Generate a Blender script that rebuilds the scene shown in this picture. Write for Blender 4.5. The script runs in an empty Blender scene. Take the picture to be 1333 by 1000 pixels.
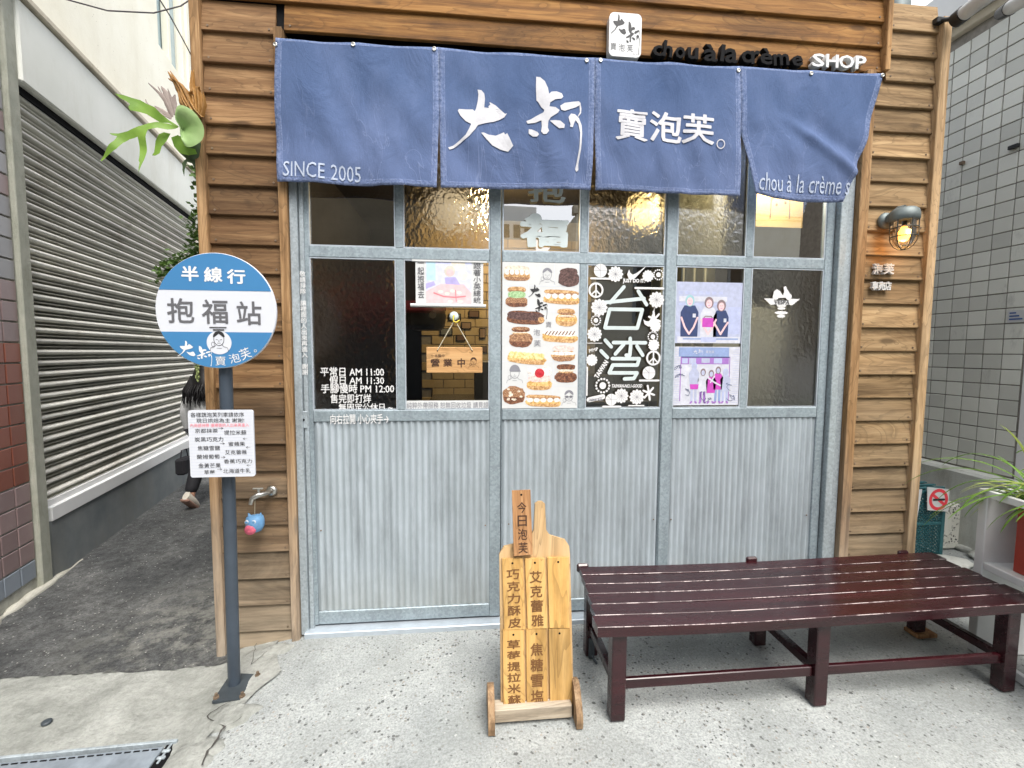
import bpy, bmesh, math, random
from math import radians as R, sin, cos, pi, sqrt
from mathutils import Vector, Matrix, noise
random.seed(7)
S = bpy.context.scene
COL = S.collection

# ---------------------------------------------------------------- camera
FPX = 585.0                                   # focal length in pixels of the 1333 px wide photograph
CAMP = Vector((0, -2.4, 1.5))
YAW, PITCH, ROLL = 0.09651375, 0.07129953, 0.00528858
_f = Vector((sin(YAW)*cos(PITCH), cos(YAW)*cos(PITCH), -sin(PITCH)))
_r = Vector((cos(YAW), -sin(YAW), 0)); _u = _r.cross(_f)
CR = cos(ROLL)*_r + sin(ROLL)*_u; CU = -sin(ROLL)*_r + cos(ROLL)*_u; CF = _f
cam = bpy.data.cameras.new('camera'); camo = bpy.data.objects.new('camera', cam); COL.objects.link(camo)
cam.sensor_width = 36; cam.lens = FPX/1333*36; cam.clip_start = 0.05; cam.clip_end = 2000
m = Matrix.Identity(4)
for i in range(3):
    m[i][0] = CR[i]; m[i][1] = CU[i]; m[i][2] = -CF[i]; m[i][3] = CAMP[i]
camo.matrix_world = m
S.camera = camo

# ---------------------------------------------------------------- world, sun, exposure
W = bpy.data.worlds.new('World'); S.world = W; W.use_nodes = True
nt = W.node_tree; nt.nodes.clear()
sky = nt.nodes.new('ShaderNodeTexSky'); sky.sky_type = 'NISHITA'; sky.sun_disc = False
SUN_EL, SUN_AZ = R(58), R(160)
sky.sun_elevation = SUN_EL; sky.sun_rotation = SUN_AZ; sky.dust_density = 3.0; sky.air_density = 1.0; sky.ozone_density = 1.0
bg = nt.nodes.new('ShaderNodeBackground'); bg.inputs['Strength'].default_value = 0.14
wo = nt.nodes.new('ShaderNodeOutputWorld')
hs_ = nt.nodes.new('ShaderNodeHueSaturation'); hs_.inputs['Saturation'].default_value = .30   # thin high haze: a paler sky
nt.links.new(sky.outputs[0], hs_.inputs['Color']); nt.links.new(hs_.outputs[0], bg.inputs[0]); nt.links.new(bg.outputs[0], wo.inputs[0])
sl = bpy.data.lights.new('sun', 'SUN'); sl.energy = 1.5; sl.angle = R(32); sl.color = (1, .95, .87)
so = bpy.data.objects.new('sun', sl); COL.objects.link(so)
sd = Vector((sin(SUN_AZ)*cos(SUN_EL), cos(SUN_AZ)*cos(SUN_EL), sin(SUN_EL)))
so.rotation_euler = sd.to_track_quat('Z', 'Y').to_euler()
S.view_settings.view_transform = 'Standard'; S.view_settings.look = 'None'
S.view_settings.gamma = 1; S.view_settings.use_curve_mapping = False
S.view_settings.exposure = 1.38
S.render.engine = 'CYCLES'
S.cycles.use_denoising = True
S.cycles.max_bounces = 8; S.cycles.transmission_bounces = 6; S.cycles.transparent_max_bounces = 10
S.cycles.caustics_reflective = False; S.cycles.caustics_refractive = False
S.cycles.sample_clamp_indirect = 6

# ---------------------------------------------------------------- planes measured from the photograph
def ray(px, py): return CF + CR*((px-666.5)/FPX) - CU*((py-500)/FPX)
def onY(px, py, y=0.0):
    d = ray(px, py); return CAMP + d*((y-CAMP.y)/d.y)
def onZ(px, py, z=0.0):
    d = ray(px, py); return CAMP + d*((z-CAMP.z)/d.z)
class Plane:
    """x runs along a, z along b, y into the surface (so the visible side is -y)."""
    def __init__(s, o, a, b):
        s.o = Vector(o); s.a = Vector(a).normalized(); s.b = Vector(b).normalized(); s.n = s.a.cross(s.b).normalized()
    def hit(s, px, py, off=0.0):              # off: metres proud of the surface, towards the viewer
        d = ray(px, py); o = s.o + s.n*off
        P = CAMP + d*((o-CAMP).dot(s.n)/d.dot(s.n)) - s.o
        return P.dot(s.a), P.dot(s.b)
    def matrix(s):
        m = Matrix.Identity(4)
        for i in range(3):
            m[i][0] = s.a[i]; m[i][1] = -s.n[i]; m[i][2] = s.b[i]; m[i][3] = s.o[i]
        return m
FAC = Plane((0, 0, 0), (1, 0, 0), (0, 0, 1))

# ---------------------------------------------------------------- mesh building
class MB:
    def __init__(s): s.v = []; s.f = []; s.m = []; s.s = []; s.attr = None
    def add(s, vs, fs, mat=0, smooth=False):
        b = len(s.v); s.v += [tuple(v) for v in vs]
        for f in fs: s.f.append([b+i for i in f]); s.m.append(mat); s.s.append(smooth)
        return s
    def box(s, x0, x1, y0, y1, z0, z1, bev=0, mat=0):
        if x0 > x1: x0, x1 = x1, x0
        if y0 > y1: y0, y1 = y1, y0
        if z0 > z1: z0, z1 = z1, z0
        if not bev:
            vs = [(x, y, z) for x in (x0, x1) for y in (y0, y1) for z in (z0, z1)]
            return s.add(vs, [(0,1,3,2),(4,6,7,5),(0,4,5,1),(2,3,7,6),(0,2,6,4),(1,5,7,3)], mat)
        b = min(bev, (x1-x0)*.45, (y1-y0)*.45, (z1-z0)*.45)
        X = (x0, x1); Y = (y0, y1); Z = (z0, z1); vs = []; idx = {}
        for i in (0, 1):
            for j in (0, 1):
                for k in (0, 1):
                    sx, sy, sz = (b, -b)[i], (b, -b)[j], (b, -b)[k]
                    for ax in range(3):
                        p = [X[i]+sx, Y[j]+sy, Z[k]+sz]; p[ax] = (X[i], Y[j], Z[k])[ax]
                        idx[(i,j,k,ax)] = len(vs); vs.append(tuple(p))
        fs = []
        def orient(q):
            c = Vector(((x0+x1)/2, (y0+y1)/2, (z0+z1)/2))
            P = [Vector(vs[i]) for i in q]; n = (P[1]-P[0]).cross(P[2]-P[0])
            return q if n.dot(sum(P, Vector())/len(P)-c) > 0 else q[::-1]
        for ax in range(3):
            o = [a for a in range(3) if a != ax]
            for sd_ in (0, 1):
                q = []
                for a, c in ((0,0),(1,0),(1,1),(0,1)):
                    k = [0,0,0]; k[ax] = sd_; k[o[0]] = a; k[o[1]] = c; q.append(idx[(*k, ax)])
                fs.append(orient(q))
            for a in (0, 1):
                for c in (0, 1):
                    k0 = [0,0,0]; k1 = [0,0,0]; k0[ax] = 0; k1[ax] = 1
                    for kk in (k0, k1): kk[o[0]] = a; kk[o[1]] = c
                    fs.append(orient([idx[(*k0,o[0])], idx[(*k1,o[0])], idx[(*k1,o[1])], idx[(*k0,o[1])]]))
        for i in (0, 1):
            for j in (0, 1):
                for k in (0, 1): fs.append(orient([idx[(i,j,k,0)], idx[(i,j,k,1)], idx[(i,j,k,2)]]))
        return s.add(vs, fs, mat)
    def tube(s, pts, r, seg=10, mat=0, cap=True):
        pts = [Vector(p) for p in pts]; n = len(pts)
        rr = r if isinstance(r, (list, tuple)) else [r]*n
        vs = []; prev = None
        for i, p in enumerate(pts):
            t = (pts[min(i+1, n-1)]-pts[max(i-1, 0)]).normalized()
            a = (prev - t*prev.dot(t)) if prev is not None else t.orthogonal()
            if a.length < 1e-6: a = t.orthogonal()
            a.normalize(); prev = a; c = t.cross(a)
            for k in range(seg):
                w = 2*pi*k/seg; vs.append(p + (a*cos(w)+c*sin(w))*rr[i])
        fs = [(i*seg+k, i*seg+(k+1)%seg, (i+1)*seg+(k+1)%seg, (i+1)*seg+k) for i in range(n-1) for k in range(seg)]
        s.add(vs, fs, mat, True)
        if cap: s.add(vs[:seg], [tuple(range(seg))[::-1]], mat); s.add(vs[-seg:], [tuple(range(seg))], mat)
        return s
    def lathe(s, prof, o=(0,0,0), axis='Z', seg=24, mat=0, smooth=True):
        vs = []
        for (r, h) in prof:
            for k in range(seg):
                w = 2*pi*k/seg; a, b = r*cos(w), r*sin(w)
                p = {'Z': (a, b, h), 'Y': (a, h, b), 'X': (h, a, b)}[axis]
                vs.append((p[0]+o[0], p[1]+o[1], p[2]+o[2]))
        n = len(prof)
        fs = [(i*seg+k, i*seg+(k+1)%seg, (i+1)*seg+(k+1)%seg, (i+1)*seg+k) for i in range(n-1) for k in range(seg)]
        if axis == 'Y': fs = [f[::-1] for f in fs]
        s.add(vs, fs, mat, smooth)
        s.add(vs[:seg], [tuple(range(seg))[::-1]], mat); s.add(vs[-seg:], [tuple(range(seg))], mat)
        return s
    def prism(s, poly, y0, y1, mat=0):        # polygon in x,z extruded along y
        n = len(poly)
        vs = [(x, y0, z) for x, z in poly]+[(x, y1, z) for x, z in poly]
        fs = [(i, (i+1) % n, n+(i+1) % n, n+i) for i in range(n)]
        s.add(vs, fs, mat); s.flat(poly, y0, mat); s.flat(poly[::-1], y1, mat)
        return s
    def flat(s, poly, y, mat=0):
        from mathutils.geometry import tessellate_polygon
        tr = tessellate_polygon([[Vector((x, z, 0)) for x, z in poly]])
        s.add([(x, y, z) for x, z in poly], tr, mat); return s
    def ribbon(s, pts, w, y, mat=0, closed=False):   # flat stroke with round ends in the x,z plane
        pts = [Vector((p[0], p[1])) for p in pts]
        if closed: pts.append(pts[0])
        ww = w if isinstance(w, (list, tuple)) else [w]*len(pts)
        for i in range(len(pts)-1):
            a, b = pts[i], pts[i+1]; d = (b-a)
            if d.length < 1e-7: continue
            d.normalize(); n = Vector((-d.y, d.x)); yy = y-1e-5*i
            q = [a+n*ww[i]/2, a-n*ww[i]/2, b-n*ww[i+1]/2, b+n*ww[i+1]/2]
            s.add([(p.x, yy, p.y) for p in q], [(0,1,2,3)], mat)
        for i, p in enumerate(pts):
            yy = y-1e-5*i-5e-6
            s.add([(p.x+cos(2*pi*k/8)*ww[i]/2, yy, p.y+sin(2*pi*k/8)*ww[i]/2) for k in range(8)], [tuple(range(8))], mat)
        return s
    def disc(s, x, z, r, y, mat=0, n=24, rz=None):
        s.add([(x+cos(2*pi*k/n)*r, y, z+sin(2*pi*k/n)*(rz or r)) for k in range(n)], [tuple(range(n))], mat); return s
    def mesh(s, name, mats):
        me = bpy.data.meshes.new(name); me.from_pydata(s.v, [], s.f)
        for mt in (mats if isinstance(mats, (list, tuple)) else [mats]): me.materials.append(mt)
        me.polygons.foreach_set('material_index', s.m); me.polygons.foreach_set('use_smooth', s.s)
        me.update(); return me
def link(name, me, parent=None, loc=(0,0,0), rot=None):
    o = bpy.data.objects.new(name, me); COL.objects.link(o); o.location = loc
    if rot: o.rotation_euler = rot
    if parent is not None: o.parent = parent
    return o
def build(mb, name, mats, parent=None, loc=(0,0,0), rot=None): return link(name, mb.mesh(name, mats), parent, loc, rot)
def tag(o, label=None, cat=None, group=None, kind=None):
    if label: o['label'] = label
    if cat: o['category'] = cat
    if group: o['group'] = group
    if kind: o['kind'] = kind
    return o
def thing(name, label, cat, plane=None, loc=None, group=None, rotz=0):
    o = bpy.data.objects.new(name, None); COL.objects.link(o); o.empty_display_size = .05
    if plane is not None: o.matrix_world = plane.matrix()
    if loc is not None: o.location = loc
    if rotz: o.rotation_euler = (0, 0, rotz)
    return tag(o, label, cat, group)

# ---------------------------------------------------------------- text
def text_data(body, bold=0.0, res=2, extrude=0.0, shear=0.0, line=1.0):
    cu = bpy.data.curves.new('lettering', 'FONT'); cu.body = body; cu.resolution_u = res
    cu.offset = bold; cu.extrude = extrude; cu.shear = shear; cu.space_line = line; cu.align_x = 'LEFT'
    o = bpy.data.objects.new('lettering', cu); COL.objects.link(o)
    dg = bpy.context.evaluated_depsgraph_get(); me = bpy.data.meshes.new_from_object(o.evaluated_get(dg))
    bpy.data.objects.remove(o); bpy.data.curves.remove(cu)
    return me
def lettering(body, rect, y, mat, parent, bold=0.0, depth=0.0, rot=0.0, shear=0.0, name='lettering', line=1.0, res=2, warp=None, wob=0.0):
    """rect = (x0, z0, x1, z1) in the parent's plane; the text is stretched to fill it."""
    me = text_data(body, bold if depth else 0, res, .5 if depth else 0, shear, line)
    if bold and not depth:                    # heavier strokes: shifted copies a hair apart
        bm = bmesh.new(); bm.from_mesh(me); src = bm.verts[:] + bm.edges[:] + bm.faces[:]
        for i, (ox, oy) in enumerate(((1, 0), (-1, 0), (0, 1), (0, -1), (.7, .7), (-.7, .7), (.7, -.7), (-.7, -.7))):
            g = bmesh.ops.duplicate(bm, geom=src)['geom']
            bmesh.ops.translate(bm, verts=[q for q in g if isinstance(q, bmesh.types.BMVert)], vec=(ox*bold, oy*bold, .0001*(i+1)))
        bm.to_mesh(me); bm.free()
    xs = [v.co.x for v in me.vertices]; ys = [v.co.y for v in me.vertices]
    if not xs: return None
    ax, bx, ay, by = min(xs), max(xs), min(ys), max(ys)
    x0, z0, x1, z1 = rect; cx, cz = (x0+x1)/2, (z0+z1)/2
    for v in me.vertices:
        u = (v.co.x-ax)/(bx-ax or 1); t = (v.co.y-ay)/(by-ay or 1); d = v.co.z
        x = x0+u*(x1-x0)-cx; z = z0+t*(z1-z0)-cz
        if wob: z += wob*noise.noise(Vector((x*30, z*20, 3))); x += wob*noise.noise(Vector((x*30, z*20, 9)))
        x, z = x*cos(rot)-z*sin(rot)+cx, x*sin(rot)+z*cos(rot)+cz
        v.co = (x, y-(d+.5)*depth if depth else y-d*.15, z)
    if warp: refine(me, .03); warp(me)
    me.materials.clear(); me.materials.append(mat)
    return link(name, me, parent)
def refine(me, L):
    bm = bmesh.new(); bm.from_mesh(me); bmesh.ops.triangulate(bm, faces=bm.faces)
    for _ in range(4):
        ed = [e for e in bm.edges if e.calc_length() > L]
        if not ed: break
        bmesh.ops.subdivide_edges(bm, edges=ed, cuts=1)
        bmesh.ops.triangulate(bm, faces=[f for f in bm.faces if len(f.verts) > 3])
    bm.to_mesh(me); bm.free()
def prect(pl, px0, py0, px1, py1, off=0.0):
    """pixel box -> rectangle on a plane, measured along the box's middle lines"""
    xm, ym = (px0+px1)/2, (py0+py1)/2
    return (pl.hit(px0, ym, off)[0], pl.hit(xm, py1, off)[1], pl.hit(px1, ym, off)[0], pl.hit(xm, py0, off)[1])

# brush characters traced as outlines (units: pixels of an enlarged crop)
BIG = [[(343,175),(375,178),(400,205),(407,250),(400,330),(440,335),(437,318),(455,300),(443,285),(455,283),(500,305),(540,340),(580,378),(598,375),(575,410),(540,430),(480,455),(400,475),(345,490),(320,530),(270,590),(200,645),(130,700),(100,712),(88,695),(130,675),(190,625),(240,580),(272,520),(288,482),(240,462),(195,415),(172,370),(182,355),(240,355),(300,350),(318,365),(330,340),(345,270),(350,215)],
       [(372,560),(395,558),(440,578),(500,580),(540,560),(572,545),(580,565),(600,552),(625,600),(653,660),(610,712),(540,700),(470,670),(420,620)]]
UNC = [[(848,80),(880,85),(920,120),(945,180),(955,235),(975,215),(1020,208),(1065,220),(1078,250),(1060,270),(1010,280),(965,310),(958,345),(1010,350),(1045,375),(1030,400),(970,440),(950,470),(945,530),(955,560),(935,588),(910,590),(888,565),(895,520),(892,465),(840,485),(775,492),(765,470),(800,455),(850,425),(910,395),(915,375),(890,350),(865,305),(850,290),(845,180)],
       [(785,540),(815,545),(860,570),(872,590),(855,610),(820,608),(785,580)],
       [(962,470),(1000,465),(1050,468),(1090,500),(1085,530),(1040,535),(1000,505)],
       [(1050,335),(1090,305),(1160,285),(1215,275),(1230,290),(1238,340),(1235,380),(1210,415),(1205,410),(1225,370),(1222,310),(1190,330),(1090,378),(1060,372)],
       [(1122,430),(1145,395),(1180,395),(1215,425),(1240,490),(1243,560),(1235,700),(1215,830),(1218,880),(1200,897),(1188,875),(1200,820),(1220,690),(1225,560),(1210,480),(1185,450),(1175,470),(1160,515),(1135,515),(1140,490),(1128,460)]]
def brush(polys, src, rect, y, mat, parent, warp=None, name='lettering', depth=0):
    mb = MB(); sx0, sy0, sx1, sy1 = src; x0, z0, x1, z1 = rect
    for p in polys:
        q = [(x0+(a-sx0)/(sx1-sx0)*(x1-x0), z1-(b-sy0)/(sy1-sy0)*(z1-z0)) for a, b in p]
        if depth: mb.prism(q, y-depth, y)
        else: mb.flat(q, y)
    me = mb.mesh(name, mat)
    if warp: refine(me, .03); warp(me)
    return link(name, me, parent)
BIG_BOX = (88, 175, 653, 712); UNC_BOX = (765, 80, 1243, 897)

# ---------------------------------------------------------------- materials
def mat_new(name):
    mt = bpy.data.materials.new(name); mt.use_nodes = True; n = mt.node_tree; n.nodes.clear()
    out = n.nodes.new('ShaderNodeOutputMaterial'); p = n.nodes.new('ShaderNodeBsdfPrincipled')
    n.links.new(p.outputs[0], out.inputs[0]); return mt, n, p, out
def N(n, t, **kw):
    x = n.nodes.new(t)
    for k, v in kw.items():
        if k.startswith('_'): x.inputs[k[1:].replace('_', ' ')].default_value = v
        else: setattr(x, k, v)
    return x
def coords(n, scale=(1,1,1), per_object=True, world=False):
    mp = N(n, 'ShaderNodeMapping'); mp.inputs['Scale'].default_value = scale
    if world:
        g = N(n, 'ShaderNodeNewGeometry'); n.links.new(g.outputs['Position'], mp.inputs['Vector']); return mp.outputs[0]
    tc = N(n, 'ShaderNodeTexCoord'); src = tc.outputs['Object']
    if per_object:
        oi = N(n, 'ShaderNodeObjectInfo'); mu = N(n, 'ShaderNodeVectorMath', operation='MULTIPLY_ADD')
        cb = N(n, 'ShaderNodeCombineXYZ')
        for i in range(3): n.links.new(oi.outputs['Random'], cb.inputs[i])
        mu.inputs[1].default_value = (37.3, 91.7, 53.1); n.links.new(cb.outputs[0], mu.inputs[0]); n.links.new(src, mu.inputs[2]); src = mu.outputs[0]
    n.links.new(src, mp.inputs['Vector']); return mp.outputs[0]
def tex_noise(n, vec, scale, detail=5, rough=.55, dist=0.0):
    t = N(n, 'ShaderNodeTexNoise', _Scale=scale, _Detail=detail, _Roughness=rough, _Distortion=dist); n.links.new(vec, t.inputs['Vector']); return t.outputs['Fac']
def tex_vor(n, vec, scale, feature='F1', out='Distance', rand=1.0):
    t = N(n, 'ShaderNodeTexVoronoi', feature=feature, _Scale=scale, _Randomness=rand); n.links.new(vec, t.inputs['Vector']); return t.outputs[out]
def ramp(n, fac, stops, interp='LINEAR'):
    r = N(n, 'ShaderNodeValToRGB'); cr = r.color_ramp; cr.interpolation = interp
    while len(cr.elements) < len(stops): cr.elements.new(.5)
    for e, (p, c) in zip(cr.elements, stops):
        e.position = p; e.color = (c, c, c, 1) if isinstance(c, (int, float)) else (*c, 1)
    n.links.new(fac, r.inputs[0]); return r.outputs[0]
def mix(n, fac, a, b, blend='MIX'):
    x = N(n, 'ShaderNodeMix', data_type='RGBA', blend_type=blend)
    for i, v in ((0, fac), (6, a), (7, b)):
        if isinstance(v, (int, float)): x.inputs[i].default_value = v
        elif isinstance(v, tuple): x.inputs[i].default_value = (*v, 1)
        else: n.links.new(v, x.inputs[i])
    return x.outputs[2]
def math_(n, op, a, b=None, c=None, clamp=False):
    x = N(n, 'ShaderNodeMath', operation=op, use_clamp=clamp)
    for i, v in enumerate((a, b, c)):
        if v is None: continue
        if isinstance(v, (int, float)): x.inputs[i].default_value = v
        else: n.links.new(v, x.inputs[i])
    return x.outputs[0]
def bump(n, p, h, strength=.3, dist=.01):
    b = N(n, 'ShaderNodeBump', _Strength=strength, _Distance=dist); n.links.new(h, b.inputs['Height'])
    if p is not None: n.links.new(b.outputs[0], p.inputs['Normal'])
    return b.outputs[0]
def setc(n, p, c, rough=.6, metal=0.0, spec=.5):
    if isinstance(c, tuple): p.inputs['Base Color'].default_value = (*c, 1)
    else: n.links.new(c, p.inputs['Base Color'])
    if isinstance(rough, (int, float)): p.inputs['Roughness'].default_value = rough
    else: n.links.new(rough, p.inputs['Roughness'])
    p.inputs['Metallic'].default_value = metal; p.inputs['Specular IOR Level'].default_value = spec
def objrand(n, lo, hi):
    oi = N(n, 'ShaderNodeObjectInfo'); mr = N(n, 'ShaderNodeMapRange'); mr.inputs[3].default_value = lo; mr.inputs[4].default_value = hi
    n.links.new(oi.outputs['Random'], mr.inputs[0]); return mr.outputs[0]
def scalec(n, c, f):
    v = N(n, 'ShaderNodeVectorMath', operation='SCALE')
    if isinstance(c, tuple): v.inputs[0].default_value = c
    else: n.links.new(c, v.inputs[0])
    if isinstance(f, (int, float)): v.inputs['Scale'].default_value = f
    else: n.links.new(f, v.inputs['Scale'])
    return v.outputs[0]

def simple(name, c, rough=.6, metal=0.0, var=.12, scale=8, bmp=.1, bd=.002, spec=.5):
    mt, n, p, o = mat_new(name); v = coords(n)
    f = tex_noise(n, v, scale, 6, .65); k = ramp(n, f, [(.3, 1-var), (.7, 1+var*.6)])
    setc(n, p, mix(n, 1.0, c, k, 'MULTIPLY'), rough, metal, spec)
    if bmp: bump(n, p, tex_noise(n, v, scale*8, 4, .6), bmp, bd)
    return mt
def wood(name, axis, dark, mid, light, gs=1.0, weather=None, rough=.75, knots=True, spec=.25, bs=.8, rnd=(.82, 1.15)):
    mt, n, p, o = mat_new(name)
    sc = {'X': (1.7, 34, 34), 'Z': (34, 34, 1.7), 'Y': (34, 1.7, 34)}[axis]; sc = tuple(a*gs for a in sc)
    v = coords(n, sc); v1 = coords(n, tuple(1 if a < 10 else 4.6 for a in sc))
    g1 = tex_noise(n, v, 1.0, 8, .68, .5)
    w = N(n, 'ShaderNodeTexNoise', _Scale=1.1, _Detail=3, _Roughness=.5, _Distortion=1.2); n.links.new(v1, w.inputs['Vector'])
    rings = math_(n, 'FRACT', math_(n, 'MULTIPLY', w.outputs['Fac'], 13.0))
    c = ramp(n, g1, [(.3, dark), (.5, mid), (.72, light)])
    c = mix(n, math_(n, 'MULTIPLY', ramp(n, rings, [(0, 1.0), (.3, 0.0), (1, 0.0)]), .6), c, tuple(a*.5 for a in mid))
    h = g1
    if knots:
        vk = coords(n, {'X': (2.3, 7, 7), 'Z': (7, 7, 2.3), 'Y': (7, 2.3, 7)}[axis])
        kd = tex_vor(n, vk, 1.0)
        km = ramp(n, kd, [(.08, 1.0), (.15, 0.0)])
        c = mix(n, math_(n, 'MULTIPLY', km, .75), c, tuple(a*.28 for a in mid))
    if weather:
        g = N(n, 'ShaderNodeNewGeometry'); sp = N(n, 'ShaderNodeSeparateXYZ'); n.links.new(g.outputs['Position'], sp.inputs[0])
        z0, z1, grey = weather
        fz = math_(n, 'DIVIDE', math_(n, 'SUBTRACT', sp.outputs[2], z0), z1-z0)
        fz = math_(n, 'ADD', fz, math_(n, 'MULTIPLY', math_(n, 'SUBTRACT', tex_noise(n, v1, .8, 4), .5), 1.1), clamp=True)
        gc = ramp(n, g1, [(.28, tuple(a*.5 for a in grey)), (.5, grey), (.75, tuple(min(1, a*1.3) for a in grey))])
        c = mix(n, fz, gc, c)
    # damp streaks
    st = ramp(n, tex_noise(n, v1, .6, 7, .7, 1.0), [(.28, .26), (.37, .62), (.52, 1.1)])
    c = mix(n, .9, c, mix(n, 1.0, c, st, 'MULTIPLY'))
    c = scalec(n, c, objrand(n, *rnd))
    setc(n, p, c, rough, 0, spec)
    bump(n, p, h, bs, .003)
    return mt
M = {}
BRD = dict(dark=(.065,.028,.010), mid=(.25,.122,.046), light=(.43,.235,.098))
M['board'] = wood('weathered_board', 'X', (.085,.04,.016), (.175,.097,.044), (.31,.19,.092), weather=(-.15, 1.3, (.28,.225,.16)), rnd=(.62, 1.2))
M['board_top'] = wood('sheltered_board', 'X', (.07,.028,.007), (.225,.103,.026), (.37,.195,.06))
M['board_right'] = wood('dry_board', 'X', (.11,.064,.028), (.30,.195,.098), (.45,.315,.17), weather=(-.4, 1.3, (.31,.25,.175)), rnd=(.72, 1.15))
M['post'] = wood('post_timber', 'Z', (.08,.04,.016), (.25,.145,.066), (.42,.27,.14), weather=(-.3, 1.1, (.36,.31,.25)))
M['post_light'] = wood('pale_post_timber', 'Z', (.22,.13,.06), (.46,.31,.17), (.6,.44,.27), weather=(-.6, .9, (.42,.36,.28)))
M['post_top'] = wood('post_timber_top', 'Z', (.15,.07,.024), (.40,.22,.09), (.6,.38,.18))

def galvanised(name, base=(.40,.455,.48), rough=.5, metal=.35):
    mt, n, p, o = mat_new(name); v = coords(n)
    cell = N(n, 'ShaderNodeTexVoronoi', _Scale=95); n.links.new(v, cell.inputs['Vector'])
    sp = N(n, 'ShaderNodeSeparateColor'); n.links.new(cell.outputs['Color'], sp.inputs[0])
    k = ramp(n, sp.outputs[0], [(0, .84), (1, 1.12)])
    d = ramp(n, tex_noise(n, coords(n, (1,1,.25)), 9, 6, .7), [(.3, .75), (.6, 1.05)])
    c = mix(n, 1.0, mix(n, 1.0, base, k, 'MULTIPLY'), d, 'MULTIPLY')
    setc(n, p, c, rough, metal); bump(n, p, tex_noise(n, v, 60, 4), .12, .001); return mt
M['galv'] = galvanised('galvanised_steel')
M['galv_dark'] = galvanised('aged_galvanised_steel', (.38,.43,.46), .55)
M['galv_door'] = galvanised('door_galvanised_steel', (.31,.37,.405), .5)
def corr():
    mt, n, p, o = mat_new('corrugated_sheet'); v = coords(n, (1, 1, .12), False)
    d = ramp(n, tex_noise(n, v, 11, 7, .75), [(.3, .66), (.5, .98), (.7, 1.12)])
    g = ramp(n, tex_noise(n, coords(n, (1,1,.7), False), 3, 5, .7), [(.3, (.36,.41,.44)), (.7, (.47,.53,.58))])
    c = mix(n, 1.0, g, d, 'MULTIPLY')
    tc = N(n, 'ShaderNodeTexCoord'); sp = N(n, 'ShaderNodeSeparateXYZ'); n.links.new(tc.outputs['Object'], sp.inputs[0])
    trough_shade = ramp(n, math_(n, 'MULTIPLY', math_(n, 'SUBTRACT', sp.outputs[1], .0045), 80.0), [(.45, 0.0), (.95, 1.0)])   # troughs coloured darker, standing in for the shading between ridges
    c = mix(n, math_(n, 'MULTIPLY', trough_shade, .5), c, (.20,.225,.235))
    dz = ramp(n, math_(n, 'ADD', sp.outputs[2], math_(n, 'MULTIPLY', tex_noise(n, v, 9, 4), .3)), [(.2, .8), (.5, 0.0)])
    c = mix(n, math_(n, 'MULTIPLY', dz, .45), c, (.36,.36,.31))
    setc(n, p, c, .42, .25); bump(n, p, tex_noise(n, coords(n), 40, 4), .08, .001); return mt
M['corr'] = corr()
def denim():
    mt, n, p, o = mat_new('denim_cloth'); v = coords(n, (1,1,1), False)
    b = ramp(n, tex_noise(n, coords(n, (1, 1, .5), False), 3.2, 6, .6), [(.25, (.052,.086,.178)), (.5, (.076,.116,.226)), (.75, (.115,.158,.285))])
    weave = tex_noise(n, coords(n, (420, 1, 60), False), 1, 2, .5); weave2 = tex_noise(n, coords(n, (60, 1, 420), False), 1, 2, .5)
    wv = math_(n, 'ADD', weave, weave2); k = ramp(n, math_(n, 'MULTIPLY', wv, .5), [(.3, .86), (.7, 1.14)])
    c = mix(n, 1.0, b, k, 'MULTIPLY')
    at = N(n, 'ShaderNodeAttribute', attribute_name='edge'); e = at.outputs['Fac']
    # worn whitish hems and crease lines
    hem = ramp(n, e, [(0.0, 1.0), (.22, .35), (.27, .75), (.31, 0.0), (1, 0.0)])
    hn = ramp(n, tex_noise(n, coords(n, (1,1,1), False), 75, 4, .7), [(.38, .1), (.62, 1.0)])
    c = mix(n, math_(n, 'MULTIPLY', math_(n, 'MULTIPLY', hem, hn), .55), c, (.36,.42,.62))
    cr = N(n, 'ShaderNodeTexNoise', _Scale=4.5, _Detail=4, _Roughness=.5, _Distortion=1.5); n.links.new(coords(n, (1,1,.35), False), cr.inputs['Vector'])
    ln = ramp(n, math_(n, 'ABSOLUTE', math_(n, 'SUBTRACT', cr.outputs['Fac'], .5)), [(0, 1.0), (.003, .5), (.009, 0.0)])
    tc = N(n, 'ShaderNodeTexCoord'); sp = N(n, 'ShaderNodeSeparateXYZ'); n.links.new(tc.outputs['Object'], sp.inputs[0])
    low = ramp(n, math_(n, 'SUBTRACT', 3.05, sp.outputs[2]), [(.25, 0.0), (.65, 1.0)])
    c = mix(n, math_(n, 'MULTIPLY', math_(n, 'MULTIPLY', ln, low), .22), c, (.36,.42,.62))
    c = mix(n, math_(n, 'MULTIPLY', low, .22), c, (.18,.215,.37))
    setc(n, p, c, .9, 0, .15)
    h = math_(n, 'ADD', math_(n, 'MULTIPLY', wv, .25), math_(n, 'MULTIPLY', math_(n, 'MULTIPLY', hem, hn), 1.0))
    h = math_(n, 'ADD', h, math_(n, 'MULTIPLY', ln, .3))
    wr = N(n, 'ShaderNodeTexNoise', _Scale=5.0, _Detail=6, _Roughness=.55, _Distortion=1.8); n.links.new(coords(n, (1,1,.6), False), wr.inputs['Vector'])
    h = math_(n, 'ADD', h, math_(n, 'MULTIPLY', wr.outputs['Fac'], 5.0))
    bump(n, p, h, .5, .004); return mt
M['denim'] = denim()
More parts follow.
